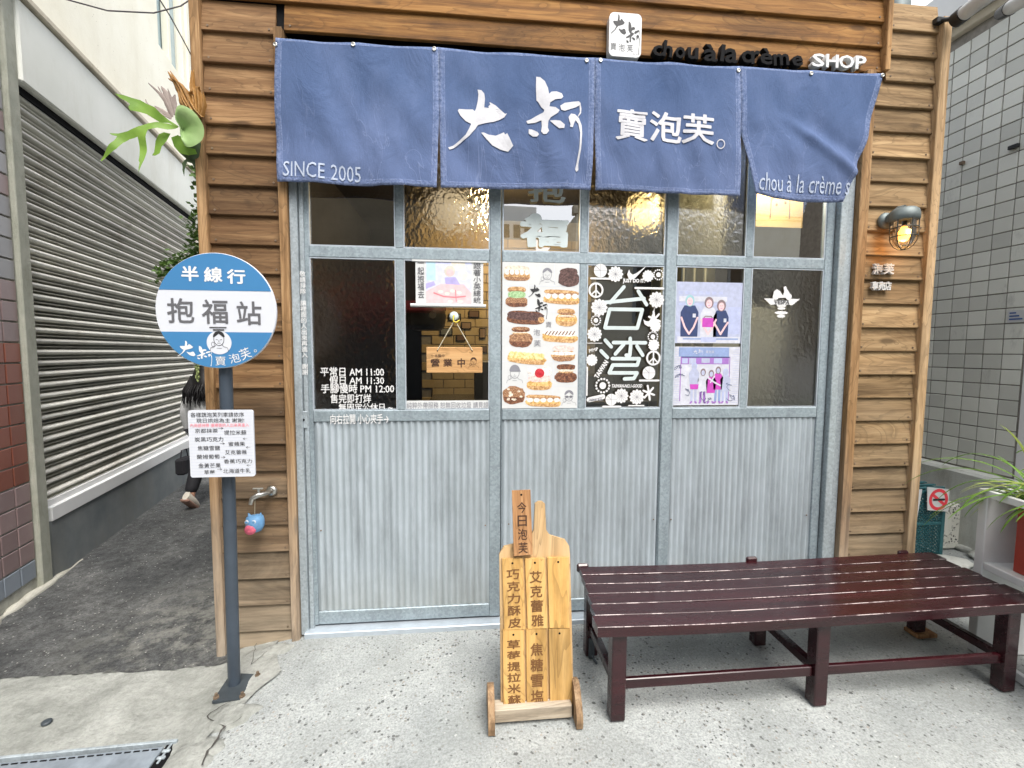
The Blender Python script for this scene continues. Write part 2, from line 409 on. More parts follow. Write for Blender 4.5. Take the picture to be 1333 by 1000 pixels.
def glass(name, kind, ior=2.5):
    mt, n, p, o = mat_new(name); n.nodes.remove(p)
    gl = N(n, 'ShaderNodeBsdfGlossy', _Roughness=.0); fr = N(n, 'ShaderNodeFresnel', _IOR=ior)
    mx = N(n, 'ShaderNodeMixShader')
    if kind == 'clear':
        tr = N(n, 'ShaderNodeBsdfTransparent', _Color=(.86,.9,.88,1))
        b = bump(n, None, tex_noise(n, coords(n), 1.2, 2), .05, .02)
        n.links.new(b, gl.inputs['Normal'])
        n.links.new(tr.outputs[0], mx.inputs[1])
    else:
        v = coords(n, (1, 1, .8))
        h = math_(n, 'ADD', math_(n, 'MULTIPLY', tex_noise(n, v, 48, 2, .4, .3), 1.0), math_(n, 'MULTIPLY', tex_noise(n, v, 120, 2, .5), .2))
        b = bump(n, None, h, 1.0, .012)
        rf = N(n, 'ShaderNodeBsdfRefraction', _Roughness=.36, _IOR=1.33, _Color=(.8,.83,.8,1)); n.links.new(b, rf.inputs['Normal'])
        b2 = bump(n, None, h, .35, .004)
        gl.inputs['Roughness'].default_value = .12; n.links.new(b2, gl.inputs['Normal'])
        n.links.new(rf.outputs[0], mx.inputs[1]); fr.inputs[0].default_value = 3.0
    n.links.new(fr.outputs[0], mx.inputs[0]); n.links.new(gl.outputs[0], mx.inputs[2]); n.links.new(mx.outputs[0], o.inputs[0])
    return mt
M['glass'] = glass('clear_glass', 'clear'); M['hammered'] = glass('hammered_glass', 'hammered'); M['mirror_glass'] = glass('filmed_glass', 'clear', 4.6)
def tile(name, c1, c2, rough=.35, lo=.85, hi=1.1, dirt=.35):
    mt, n, p, o = mat_new(name); v = coords(n)
    c = mix(n, tex_noise(n, v, 9, 5, .6), c1, c2); c = scalec(n, c, objrand(n, lo, hi))
    d = ramp(n, tex_noise(n, coords(n, (1,1,.4), False, True), 3.5, 7, .75), [(.28, 0.0), (.42, 1.0)])
    c = mix(n, math_(n, 'MULTIPLY', math_(n, 'SUBTRACT', 1.0, d), dirt), c, tuple(a*.45 for a in c1))
    setc(n, p, c, rough); bump(n, p, tex_noise(n, v, 14, 4), .12, .002); return mt
M['tile_grey'] = tile('pale_grey_tile', (.74,.755,.69), (.82,.825,.75), .3, .80, 1.07, .55)
M['tile_red'] = tile('red_brown_tile', (.20,.055,.035), (.27,.10,.065))
M['tile_mauve'] = tile('mauve_tile', (.26,.175,.175), (.33,.25,.24))
M['tile_ash'] = tile('ash_tile', (.30,.29,.30), (.38,.37,.37))
M['tile_blue'] = tile('blue_grey_tile', (.23,.27,.32), (.30,.33,.37))
M['grout'] = simple('grout', (.30,.28,.25), .9, 0, .3, 20)
M['grout_pale'] = simple('pale_grout', (.42,.42,.37), .9, 0, .3, 20)
def stained(name, c1, c2, scale=2.0, bd=.004, bs=.4, rough=.85, spots=None, stain=(.2,.17,.12), sk=.35, stretch=.35):
    mt, n, p, o = mat_new(name); v = coords(n, (1,1,1), False, True); vs = coords(n, (1,1,stretch), False, True)
    c = mix(n, ramp(n, tex_noise(n, v, scale, 8, .65), [(.3, 0.0), (.7, 1.0)]), c1, c2)
    c = mix(n, math_(n, 'MULTIPLY', ramp(n, tex_noise(n, vs, scale*1.7, 8, .7), [(.5, 0.0), (.75, 1.0)]), sk), c, stain)
    h = tex_noise(n, v, scale*12, 8, .7)
    if spots:
        vd = tex_vor(n, v, spots[0]); cl = tex_noise(n, v, spots[0]*.12, 3)
        s_ = math_(n, 'MULTIPLY', ramp(n, vd, [(spots[2], 1.0), (spots[2]*1.6, 0.0)]), ramp(n, cl, [(.45, 0.0), (.55, 1.0)]))
        c = mix(n, s_, c, spots[1])
    setc(n, p, c, rough, 0, .25); bump(n, p, h, bs, bd); return mt
M['stucco'] = stained('cream_stucco', (.80,.76,.62), (.88,.85,.74), 1.2, .006, .5, spots=(22, (.3,.25,.18), .05), sk=.25, stain=(.5,.43,.3))
M['beam'] = stained('painted_beam', (.72,.73,.66), (.82,.82,.76), 1.5, .003, .25, sk=.3, stain=(.42,.38,.26))
M['ledge'] = stained('ledge_concrete', (.52,.46,.36), (.62,.56,.45), 3, .005, .5, sk=.6)
M['base_wall'] = stained('grey_base_wall', (.15,.17,.18), (.25,.265,.26), 2.2, .003, .3, sk=.5, stain=(.25,.24,.2))
M['strip'] = stained('strip_concrete', (.33,.34,.28), (.45,.45,.38), 9, .006, .9, sk=.6, stain=(.2,.2,.14))
M['mortar'] = stained('mortar', (.5,.49,.42), (.62,.6,.52), 6, .01, 1.0, sk=.5)
M['white_wall'] = stained('white_wall', (.74,.75,.75), (.82,.82,.81), 1.2, .003, .2, sk=.15, stain=(.6,.6,.58))
M['plinth'] = stained('plinth_concrete', (.50,.52,.48), (.62,.63,.59), 4, .006, .8, sk=.5)
M['block'] = stained('speckled_concrete', (.60,.60,.53), (.68,.67,.60), 5, .006, .7, spots=(55, (.05,.05,.045), .3), sk=.2)
def shutter_mat():
    mt, n, p, o = mat_new('shutter_paint'); v = coords(n, (1,1,1), False, True)
    c = mix(n, ramp(n, tex_noise(n, coords(n, (1,1,4), False, True), 1.3, 6, .65), [(.3, 0.0), (.7, 1.0)]), (.72,.70,.62), (.86,.84,.75))
    c = mix(n, math_(n, 'MULTIPLY', ramp(n, tex_noise(n, v, 4, 7, .75), [(.52, 0.0), (.7, 1.0)]), .5), c, (.24,.19,.12))
    c = scalec(n, c, objrand(n, .66, 1.08)); setc(n, p, c, .42, 0); return mt
M['shutter'] = shutter_mat()
def apron_mat():
    mt, n, p, o = mat_new('aggregate_concrete'); v = coords(n, (1,1,1), False, True)
    c = mix(n, ramp(n, tex_noise(n, v, 1.7, 8, .65), [(.3, 0.0), (.7, 1.0)]), (.27,.29,.288), (.45,.47,.46))
    fine = ramp(n, tex_noise(n, v, 120, 6, .8), [(.3, .45), (.58, 1.12)])
    c = mix(n, 1.0, c, fine, 'MULTIPLY')
    area = ramp(n, tex_noise(n, v, 1.1, 4, .6), [(.36, .15), (.52, 1.0)])
    for sc, lim, col, amt in ((48, .15, (.05,.052,.054), .85), (66, .22, (.06,.06,.06), .9), (75, .2, (.20,.19,.17), .8), (45, .12, (.72,.72,.7), .5), (62, .14, (.30,.24,.19), .7)):
        t = N(n, 'ShaderNodeTexVoronoi', _Scale=sc, _Randomness=1.0); 
        w = N(n, 'ShaderNodeVectorMath', operation='MULTIPLY_ADD'); nz = N(n, 'ShaderNodeTexNoise', _Scale=70.0, _Detail=2); n.links.new(v, nz.inputs['Vector'])
        w.inputs[1].default_value = (.012,.012,.012); n.links.new(nz.outputs['Color'], w.inputs[0]); n.links.new(v, w.inputs[2])
        n.links.new(w.outputs[0], t.inputs['Vector'])
        sp = N(n, 'ShaderNodeSeparateColor'); n.links.new(t.outputs['Color'], sp.inputs[0])
        keep = math_(n, 'GREATER_THAN', sp.outputs[0], .84); size = math_(n, 'MULTIPLY', sp.outputs[1], lim*1.9)
        s_ = math_(n, 'MULTIPLY', math_(n, 'LESS_THAN', t.outputs['Distance'], math_(n, 'ADD', size, lim*.35)), keep)
        c = mix(n, math_(n, 'MULTIPLY', math_(n, 'MULTIPLY', s_, area), amt), c, col)
    st = ramp(n, tex_noise(n, v, 1.3, 8, .7, .8), [(.46, 0.0), (.62, 1.0)])
    c = mix(n, math_(n, 'MULTIPLY', st, .45), c, (.22,.235,.225))
    setc(n, p, c, .8, 0, .3)
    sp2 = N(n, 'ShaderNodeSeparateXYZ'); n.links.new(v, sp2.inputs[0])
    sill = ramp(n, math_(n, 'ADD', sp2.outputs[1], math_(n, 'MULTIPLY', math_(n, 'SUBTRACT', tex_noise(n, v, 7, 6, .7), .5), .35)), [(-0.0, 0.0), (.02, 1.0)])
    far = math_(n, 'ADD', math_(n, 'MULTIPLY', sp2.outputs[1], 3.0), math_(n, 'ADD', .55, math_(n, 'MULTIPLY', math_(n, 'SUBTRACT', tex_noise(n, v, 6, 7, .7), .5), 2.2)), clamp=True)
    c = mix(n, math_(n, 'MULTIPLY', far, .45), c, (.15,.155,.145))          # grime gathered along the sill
    gum = math_(n, 'LESS_THAN', tex_vor(n, v, 3.1), .055); c = mix(n, math_(n, 'MULTIPLY', gum, .5), c, (.16,.165,.16))
    bump(n, p, math_(n, 'ADD', tex_noise(n, v, 40, 8, .75), math_(n, 'MULTIPLY', tex_vor(n, v, 60), .5)), .8, .006); return mt
M['apron'] = apron_mat()
def slab_mat():
    mt, n, p, o = mat_new('rough_concrete'); v = coords(n, (1,1,1), False, True)
    c = ramp(n, tex_noise(n, v, 2.3, 9, .68, .6), [(.28, (.19,.20,.18)), (.5, (.34,.35,.325)), (.72, (.48,.49,.46))])
    c = mix(n, 1.0, c, ramp(n, tex_noise(n, v, 45, 6, .8), [(.25, .7), (.6, 1.08)]), 'MULTIPLY')
    setc(n, p, c, .85, 0, .25); bump(n, p, tex_noise(n, v, 14, 10, .75, .4), 1.0, .02); return mt
M['slab'] = slab_mat()
def asphalt_mat():
    mt, n, p, o = mat_new('asphalt'); v = coords(n, (1,1,1), False, True)
    c = ramp(n, tex_noise(n, v, 1.8, 7, .65), [(.3, (.045,.048,.050)), (.5, (.085,.088,.088)), (.7, (.15,.152,.148))])
    c = mix(n, 1.0, c, ramp(n, tex_noise(n, v, 95, 4, .8), [(.3, .45), (.65, 1.5)]), 'MULTIPLY')
    c = mix(n, .8, c, mix(n, 1.0, c, ramp(n, tex_noise(n, v, 17, 8, .75), [(.36, .42), (.5, .95), (.68, 1.6)]), 'MULTIPLY'))
    t = N(n, 'ShaderNodeTexVoronoi', _Scale=60.0); n.links.new(v, t.inputs['Vector']); sp = N(n, 'ShaderNodeSeparateColor'); n.links.new(t.outputs['Color'], sp.inputs[0])
    s_ = math_(n, 'MULTIPLY', math_(n, 'LESS_THAN', t.outputs['Distance'], .24), math_(n, 'GREATER_THAN', sp.outputs[0], .9))
    c = mix(n, math_(n, 'MULTIPLY', s_, .8), c, (.5,.5,.46))
    # pale cement smears by the corner post
    g = N(n, 'ShaderNodeVectorMath', operation='DISTANCE'); n.links.new(v, g.inputs[0]); g.inputs[1].default_value = (-1.5, .25, -.08)
    sm = math_(n, 'MULTIPLY', ramp(n, g.outputs['Value'], [(.1, 1.0), (.75, 0.0)]), ramp(n, tex_noise(n, v, 9, 8, .75), [(.46, 0.0), (.58, 1.0)]))
    c = mix(n, math_(n, 'MULTIPLY', sm, .8), c, (.30,.30,.27))
    setc(n, p, c, .8, 0, .4); bump(n, p, math_(n, 'ADD', tex_noise(n, v, 55, 10, .85), math_(n, 'MULTIPLY', tex_noise(n, v, 9, 6, .7), .8)), 1.0, .014); return mt
M['asphalt'] = asphalt_mat()
def bench_mat():
    mt, n, p, o = mat_new('maroon_gloss_paint'); v = coords(n, (.6, 9, 9))
    c = ramp(n, tex_noise(n, v, 1.6, 7, .65), [(.3, (.012,.0018,.003)), (.55, (.027,.0035,.006)), (.8, (.052,.007,.010))])
    r = ramp(n, tex_noise(n, coords(n, (2, 8, 8)), 3, 5, .6), [(.3, .16), (.75, .36)])
    setc(n, p, c, r, 0, .6); bump(n, p, tex_noise(n, v, 2.2, 6, .6), .25, .002); return mt
M['bench'] = bench_mat()
def worn_mat():
    mt, n, p, o = mat_new('worn_maroon_edge'); v = coords(n, (1,1,1))
    k = ramp(n, tex_noise(n, v, 11, 7, .75), [(.48, 0.0), (.56, 1.0)])
    c = mix(n, k, (.035,.008,.011), (.42,.36,.35)); setc(n, p, c, .4, 0, .5); return mt
M['bench_edge'] = worn_mat()
M['plaque'] = wood('pine_plaque', 'Z', (.40,.22,.06), (.54,.32,.105), (.64,.41,.16), .8, rough=.45, knots=False, spec=.4, bs=.15, rnd=(.93, 1.06))
M['plaque_dark'] = wood('brown_plaque', 'Z', (.18,.08,.03), (.36,.19,.085), (.5,.3,.15), 1.2, knots=False)
M['cutting'] = wood('cutting_board_wood', 'Z', (.28,.165,.07), (.42,.28,.14), (.52,.37,.21), .6, rough=.6, knots=False)
M['grey_wood'] = wood('grey_old_wood', 'X', (.26,.21,.15), (.44,.37,.28), (.55,.48,.38), .8, knots=False)
M['bark'] = wood('bark_edge_wood', 'Z', (.10,.055,.03), (.28,.18,.10), (.42,.3,.18), 1.2, knots=True)
M['sign_wood'] = wood('hanging_sign_wood', 'X', (.38,.2,.08), (.52,.3,.13), (.6,.38,.19), .7, knots=False, rough=.5)
M['white'] = simple('white_paint', (.66,.67,.67), .45, 0, .08, 6)
M['white_ink'] = simple('white_ink', (.68,.68,.68), .6, 0, .04, 12, 0)
M['cloth_ink'] = simple('cloth_print', (.54,.54,.57), .85, 0, .1, 30, .2)
M['cloth_ink_pale'] = simple('faded_cloth_print', (.42,.48,.60), .85, 0, .25, 60, .2)
M['frosted'] = simple('frosted_film', (.55,.62,.62), .5, 0, .1, 12, 0)
M['black'] = simple('black_paint', (.005,.005,.006), .8, 0, .2, 20, spec=.15)
M['ink'] = simple('black_ink', (.02,.02,.022), .6, 0, .1, 20, 0)
M['grey_ink'] = simple('grey_ink', (.11,.11,.12), .6, 0, .1, 20, 0)
M['soft_ink'] = simple('soft_ink', (.22,.22,.25), .6, 0, .1, 20, 0)
M['red_ink'] = simple('red_ink', (.75,.05,.07), .6, 0, .1, 20, 0)
M['pink_ink'] = simple('pink_ink', (.85,.22,.27), .6, 0, .1, 20, 0)
M['burnt'] = simple('burnt_lettering', (.15,.065,.018), .8, 0, .2, 20, 0)
M['burnt_dark'] = simple('dark_burnt_lettering', (.06,.025,.012), .8, 0, .2, 20, 0)
M['sign_blue'] = simple('sign_blue', (.052,.195,.40), .4, 0, .05, 3)
M['sign_white'] = simple('sign_white', (.60,.62,.67), .4, 0, .03, 3, .02)
M['pole'] = simple('dark_grey_pole_paint', (.050,.066,.088), .4, 0, .25, 5)
M['plate'] = simple('steel_plate', (.05,.062,.072), .55, .2, .35, 9)
M['bolt'] = simple('rusty_bolt', (.22,.16,.11), .6, .5, .4, 30)
M['chrome'] = simple('worn_chrome', (.55,.54,.50), .28, .9, .3, 30, .1)
M['lamp_metal'] = simple('lamp_metal', (.17,.20,.20), .55, .4, .25, 12)
M['cage'] = simple('cage_wire', (.10,.10,.09), .45, .6, .2, 12)
M['crate'] = simple('teal_plastic', (.028,.12,.135), .45, 0, .3, 12)
M['paper'] = simple('paper', (.60,.61,.61), .6, 0, .06, 10, .05)
M['pot'] = simple('red_planter', (.33,.035,.02), .4, 0, .15, 8)
M['skin'] = simple('skin', (.50,.27,.19), .5, 0, .08, 20)
M['shirt'] = simple('grey_sweater', (.62,.63,.64), .85, 0, .2, 10, .5)
M['trousers'] = simple('black_trousers', (.012,.012,.016), .8, 0, .2, 10)
M['shoe'] = simple('pale_shoe', (.62,.58,.50), .6, 0, .2, 15)
M['sole'] = simple('shoe_sole', (.35,.21,.16), .7, 0, .2, 15)
M['hair'] = simple('black_hair', (.008,.007,.008), .4, 0, .3, 30, .4)
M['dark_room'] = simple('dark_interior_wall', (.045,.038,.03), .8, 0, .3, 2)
M['counter'] = simple('dark_counter', (.03,.032,.035), .4, 0, .3, 3)
M['cable'] = simple('cable', (.05,.04,.045), .6)
M['pipe_white'] = simple('white_pipe', (.55,.57,.57), .45, 0, .2, 6)
M['rubber'] = simple('black_rubber', (.012,.013,.014), .5, 0, .2, 12)
M['rope'] = simple('rope', (.6,.55,.42), .8, 0, .2, 60)
M['yellow'] = simple('yellow_hook', (.75,.55,.05), .45)
M['owl_blue'] = simple('owl_blue', (.16,.36,.62), .5, 0, .2, 40)
M['owl_pink'] = simple('owl_pink', (.75,.14,.22), .5, 0, .3, 60)
M['sill'] = simple('aluminium_sill', (.50,.56,.62), .4, .4, .15, 12)
M['crack'] = simple('crack_dirt', (.06,.055,.05), .95)
M['grate'] = simple('painted_grate', (.26,.30,.34), .5, .3, .3, 14, .3)
def leaf(name, c, c2, sc=20):
    mt, n, p, o = mat_new(name); v = coords(n)
    k = mix(n, tex_noise(n, v, sc, 4), c, c2); k = scalec(n, k, objrand(n, .8, 1.2))
    setc(n, p, k, .45, 0, .4); p.inputs['Subsurface Weight'].default_value = 0
    bump(n, p, tex_noise(n, v, sc*1.5, 5, .6), .5, .01)
    tl = N(n, 'ShaderNodeBsdfTranslucent'); n.links.new(k, tl.inputs[0]); mx = N(n, 'ShaderNodeMixShader', _Fac=.3)
    n.links.new(p.outputs[0], mx.inputs[1]); n.links.new(tl.outputs[0], mx.inputs[2]); n.links.new(mx.outputs[0], o.inputs[0]); return mt
M['fern'] = leaf('fern_frond', (.07,.20,.02), (.34,.52,.09), 11)
M['fern_shield'] = leaf('fern_shield', (.16,.32,.08), (.46,.60,.30), 7)
M['fern_dark'] = leaf('old_fern', (.05,.09,.04), (.12,.17,.08))
M['fern_brown'] = leaf('dry_frond', (.34,.16,.04), (.50,.28,.09))
M['fern_pink'] = leaf('withered_frond', (.33,.26,.24), (.5,.42,.38))
M['vine'] = leaf('vine_leaf', (.05,.12,.025), (.16,.26,.06))
M['blade'] = leaf('blade_leaf', (.09,.21,.03), (.22,.38,.06)); M['blade_pale'] = leaf('pale_blade_leaf', (.35,.48,.10), (.5,.55,.16))
M['pearl'] = leaf('string_leaf', (.22,.30,.10), (.40,.45,.2))

# ================================================================ ground
def gz(x):
    t = min(1, max(0, (-.84-x)/.44)); return -.08*t
def sheet(name, xs, yfun, ny, mat, dz=0.0, wob=0.0, kind='structure'):
    mb = MB(); vs = []; cols = len(xs)
    for i, x in enumerate(xs):
        y0, y1 = yfun(x)
        for j in range(ny+1):
            t = j/ny; t = t*t*.6+t*.4 if y1-y0 > 5 else t
            y = y0+(y1-y0)*t
            w = wob*(noise.noise(Vector((x*5, y*5, 0)))*.6+noise.noise(Vector((x*14, y*14, 4)))*.4)
            vs.append((x, y, gz(x)+dz+w))
    fs = [(i*(ny+1)+j, (i+1)*(ny+1)+j, (i+1)*(ny+1)+j+1, i*(ny+1)+j+1) for i in range(cols-1) for j in range(ny)]
    mb.add(vs, fs, 0, True); return tag(build(mb, name, mat), kind=kind)
def lin(a, b, n): return [a+(b-a)*i/n for i in range(n+1)]
sheet('ground', [-300, -60, -20, -8, -4]+lin(-3, -1.3, 4)+lin(-1.28, -.84, 11)+lin(-.6, 4, 6)+[8, 20, 60, 300], lambda x: (-300, 300), 60, M['apron'], -.006)
def by(x):                                    # front edge of the asphalt
    b = -.13+(x+1.24)*.02
    if x < -1.24: b = -.13+(x+1.24)*-.005
    return b+.018*noise.noise(Vector((x*7, 3, 0)))+.01*noise.noise(Vector((x*21, 1, 0)))
def cx(y):                                    # right edge of the rough slab
    pts = [(0.2, -1.0), (-.08, -1.0), (-.3, -.88), (-.52, -1.0), (-.62, -1.03), (-.9, -1.1), (-3, -1.3)]
    for (ya, xa), (yb, xb) in zip(pts, pts[1:]):
        if yb <= y <= ya:
            t = (y-ya)/(yb-ya); return xa+(xb-xa)*t+.022*noise.noise(Vector((0, y*9, 7)))
    return -1.0
sheet('asphalt_alley', lin(-4.2, -1.18, 90), lambda x: (by(x), 14), 60, M['asphalt'], .0, .006)
# rough slab: columns across, right edge follows the crack
def slab():
    mb = MB(); vs = []; ny, nx = 90, 90
    for j in range(ny+1):
        y = -3+(3.3)*j/ny; xr = cx(y)
        for i in range(nx+1):
            x = -4.2+(xr+4.2)*(1-(1-i/nx)**1.5)
            yy = min(y, by(x)) if x < -1.2 else min(y, -.02)
            w = .010*noise.noise(Vector((x*4, yy*4, 0)))+.004*noise.noise(Vector((x*15, yy*15, 2)))
            vs.append((x, yy, gz(x)+.006+w))
    fs = [(j*(nx+1)+i, j*(nx+1)+i+1, (j+1)*(nx+1)+i+1, (j+1)*(nx+1)+i) for j in range(ny) for i in range(nx)]
    mb.add(vs, fs, 0, True); tag(build(mb, 'concrete_slab', M['slab']), kind='structure')
slab()
sheet('road', lin(-40, 40, 20), lambda x: (-9.6, -3.4), 8, M['asphalt'], .004)
# crack along the joint and hairline cracks
def crack(pts, w):
    mb = MB(); vs = []; n = len(pts)
    P = []
    for (a, b), (c, d) in zip(pts, pts[1:]):
        for k in range(6):
            t = k/6; x = a+(c-a)*t; y = b+(d-b)*t
            P.append((x+.012*noise.noise(Vector((x*30, y*30, 5))), y+.012*noise.noise(Vector((x*30, y*30, 8)))))
    for i, (x, y) in enumerate(P):
        ww = w*(.5+.9*abs(noise.noise(Vector((i*.7, 2, 1)))))
        vs += [(x-ww/2, y, gz(x)+.0145), (x+ww/2, y+ww*.2, gz(x)+.0145)]
    mb.add(vs, [(2*i, 2*i+1, 2*i+3, 2*i+2) for i in range(len(P)-1)])
    tag(build(mb, 'ground_crack', M['crack']), kind='structure')
def gp(px, py, z=-.04): p = onZ(px, py, z); return p.x, p.y
crack([gp(334,838), gp(328,868), gp(352,850)], .004)
crack([gp(305,918), gp(285,925), gp(270,935), gp(292,955), gp(272,985), gp(262,1010)], .009)
crack([gp(290,955), gp(312,947), gp(330,925)], .004)
crack([gp(20,930), gp(60,915), gp(120,905)], .004)
# cement lumps round the pole foot
def patch(px, py, rx, ry, h, z, seed):
    p = onZ(px, py, z); mb = MB(); vs = [(p.x, p.y, gz(p.x)+h)]; n, rings = 28, 5
    for r in range(1, rings+1):
        for k in range(n):
            w = 2*pi*k/n; q = 1+.35*noise.noise(Vector((cos(w)*1.6, sin(w)*1.6, seed)))
            x = p.x+cos(w)*rx*q*r/rings; y = p.y+sin(w)*ry*q*r/rings
            zz = gz(x)+h*(1-(r/rings)**4)+(.008*noise.noise(Vector((x*22, y*22, seed))) if r < rings else -.012)
            vs.append((x, y, zz))
    fs = [(0, 1+k, 1+(k+1) % n) for k in range(n)]
    for r in range(rings-1):
        for k in range(n):
            a = 1+r*n; fs.append((a+k, a+n+k, a+n+(k+1) % n, a+(k+1) % n))
    mb.add(vs, fs, 0, True); tag(build(mb, 'cement_patch', M['slab']), kind='structure')
patch(302, 938, .11, .07, .018, -.045, 2.1); patch(255, 985, .12, .08, .012, -.05, 5.5)
patch(345, 848, .13, .06, .012, -.03, 9.2); patch(238, 1000, .1, .1, .015, -.05, 4.4)
# drain cover
p1 = onZ(229, 971, -.062); p0 = onZ(0, 998, -.075)
t = thing('drain_cover', 'blue grey metal drain cover set in the concrete at the lower left', 'drain cover', loc=(p1.x, p1.y, -.058))
dv = p0-p1; t.rotation_euler = (0, 0, math.atan2(dv.y, dv.x))
build(MB().box(.035, 1.6, .012, .30, -.01, .010, .003), 'plate', M['grate'], t)
build(MB().box(-.005, 1.6, -.008, .004, -.02, .020, .002), 'frame', M['galv_dark'], t)
build(MB().box(-.012, .03, .004, .30, -.012, .0075), 'gap', M['black'], t)
sm = MB().box(-.011, .011, -.0022, .0022, 0, .003).mesh('slot', M['black'])
for k in range(22): link('slot', sm, t, (.06+k*.032, .026, .0095))
b_ = MB().box(.0, .028, .03, .042, -.005, .014, .002).box(.0, .028, .06, .072, -.005, .014, .002).box(.010, .018, .0, .09, -.005, .012, .002)
build(b_, 'hinge', M['galv_dark'], t)
p = onZ(61, 944, -.08)
build(MB().lathe([(.018, -.004), (.018, .003), (.012, .005)], (0, 0, 0), seg=14), 'floor_plug', M['plate'], None, (p.x, p.y, gz(p.x)+.014))
tag(bpy.data.objects['floor_plug'], 'small dark round plug set in the pale concrete slab', 'plug')

# ================================================================ the shop building
shop = thing('shop_building', 'timber clad shop with weathered lap boards, galvanised sliding doors and blue curtain', 'shop')
def board_mesh(L, h, mat, seed, segs=10, nails=True):
    """lap board: lower edge stands proud; local x from 0 to L, z from 0 to h"""
    mb = MB(); vs = []
    prof = [(-.013, -.002), (-.027, 0), (-.029, .0035), (-.010, h+.012), (-.001, h+.012)]
    for i in range(segs+1):
        x = L*i/segs
        for y, z in prof:
            w = .0022*noise.noise(Vector((x*2.5, seed, 0))) if z < .01 else 0
            y2 = y+.0018*noise.noise(Vector((x*2, seed, 5)))
            vs.append((x, y2, z+w))
    n = len(prof)
    fs = [(i*n+k, i*n+(k+1) % n, (i+1)*n+(k+1) % n, (i+1)*n+k) for i in range(segs) for k in range(n)]
    mb.add(vs, [f[::-1] for f in fs]); mb.add(vs[:n], [tuple(range(n))]); mb.add(vs[-n:], [tuple(range(n))[::-1]])
    if nails:
        for x in (.028, L-.028):
            mb.lathe([(.005, -.020), (.005, -.0295)], (x, 0, .022+random.uniform(-.004, .004)), 'Y', 8, 1)
    return mb.mesh('board', [mat, M['bolt']])
def boards(x0, x1, edges, mat):
    for i, z in enumerate(edges):
        nx = edges[i+1] if i+1 < len(edges) else z+.1348
        h = nx-z
        o = link('board', board_mesh(x1-x0, h, mat, random.random()*50), shop, (x0, random.uniform(-.002, .001), z))
left_edges = [-.12]+[.032+.142*k for k in range(22)]
boards(-1.257, -.922, left_edges, M['board'])
boards(-1.257, 2.252, [3.168, 3.297, 3.425, 3.555, 3.68], M['board_top'])
boards(-.88, 2.252, [3.036], M['board_top'])
right_edges = [.302-.1348*k for k in (3, 2, 1)]+[.302+.1348*k for k in range(23)]
boards(2.207, 2.585, [z for z in right_edges if z < 2.95], M['board_right']); boards(2.2815, 2.585, [z for z in right_edges if z > 2.95][:3], M['board_right'])
def timber(x0, x1, y0, y1, z0, z1, mat, name='post'):
    o = build(MB().box(0, x1-x0, 0, y1-y0, 0, z1-z0, .003), name, mat, shop, (x0, y0, z0)); return o
timber(-1.300, -1.257, -.048, 0.30, -.16, 3.9, M['post'], 'corner_post')
timber(-.924, -.884, -.050, .03, -.052, 3.04, M['post'], 'door_trim')
timber(2.150, 2.207, -.052, .03, -.0, 3.036, M['post'], 'door_trim')
timber(2.585, 2.640, -.050, .16, -.02, 3.342, M['post_light'], 'corner_post')
timber(2.252, 2.281, -.055, .10, 3.037, 3.9, M['post_top'], 'trim')
timber(2.282, 2.585, -.012, .10, 3.33, 3.375, M['post_light'], 'cap_board')
# backing, lintel, jambs' wall
build(MB().box(-1.25, -.924, .0, .06, -.15, 3.04), 'backing', M['black'], shop)
build(MB().box(2.207, 2.585, .0, .06, -.1, 3.33), 'backing', M['black'], shop)
build(MB().box(-1.25, 2.252, .0, .06, 3.045, 3.85), 'backing', M['black'], shop)
# room behind the doors
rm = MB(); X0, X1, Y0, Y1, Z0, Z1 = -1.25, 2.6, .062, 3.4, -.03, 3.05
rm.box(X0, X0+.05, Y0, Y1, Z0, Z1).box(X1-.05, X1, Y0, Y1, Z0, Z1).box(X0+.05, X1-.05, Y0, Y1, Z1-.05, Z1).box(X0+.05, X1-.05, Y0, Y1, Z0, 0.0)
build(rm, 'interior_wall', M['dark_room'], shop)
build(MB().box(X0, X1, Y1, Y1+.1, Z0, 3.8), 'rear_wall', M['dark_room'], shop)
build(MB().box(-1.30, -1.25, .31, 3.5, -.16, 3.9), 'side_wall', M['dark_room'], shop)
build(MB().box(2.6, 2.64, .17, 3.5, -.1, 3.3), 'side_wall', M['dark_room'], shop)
build(MB().box(-1.3, 2.3, .08, 3.5, 3.86, 3.9), 'roof', M['galv_dark'], shop)
build(MB().box(2.28, 2.64, .12, 3.5, 3.28, 3.32), 'roof', M['galv_dark'], shop)
# pale brick wall at the back of the room
brk = [MB().box(0, .225, 0, .02, 0, .088, .004).mesh('brick', simple('cream_brick', (.55,.42,.22), .7, 0, .15, 10, .2))]
build(MB().box(-.5, 1.4, 2.50, 2.53, .9, 2.9), 'brick_backing', M['grout'], shop)
for r_ in range(19):
    for c_ in range(9):
        x = -.5+c_*.231+(.11 if r_ % 2 else 0)
        if x+.225 < 1.4: link('brick', brk[0], shop, (x, 2.48, .92+r_*.094))

# door frame
fr = thing('door_frame', 'galvanised steel outer frame and aluminium sill round the three sliding doors', 'door frame')
def part(name, parent, mat, *boxes, bev=.003):
    mb = MB()
    for b in boxes: mb.box(*b, bev)
    return build(mb, name, mat, parent)
part('jamb', fr, M['galv_dark'], (-.882, -.845, -.03, .06, .0, 3.0)); part('jamb', fr, M['galv_dark'], (-.843, -.822, -.012, .06, .0, 3.0))
part('jamb', fr, M['galv_dark'], (2.105, 2.148, -.02, .06, .0, 3.0)); part('jamb', fr, M['galv'], (2.062, 2.103, -.030, .06, .0, 2.58)) 
part('lintel', fr, M['galv_dark'], (-.82, 2.06, .0, .06, 2.74, 3.0))
part('sill', fr, M['sill'], (-.86, 2.1, -.055, .06, -.012, .022))

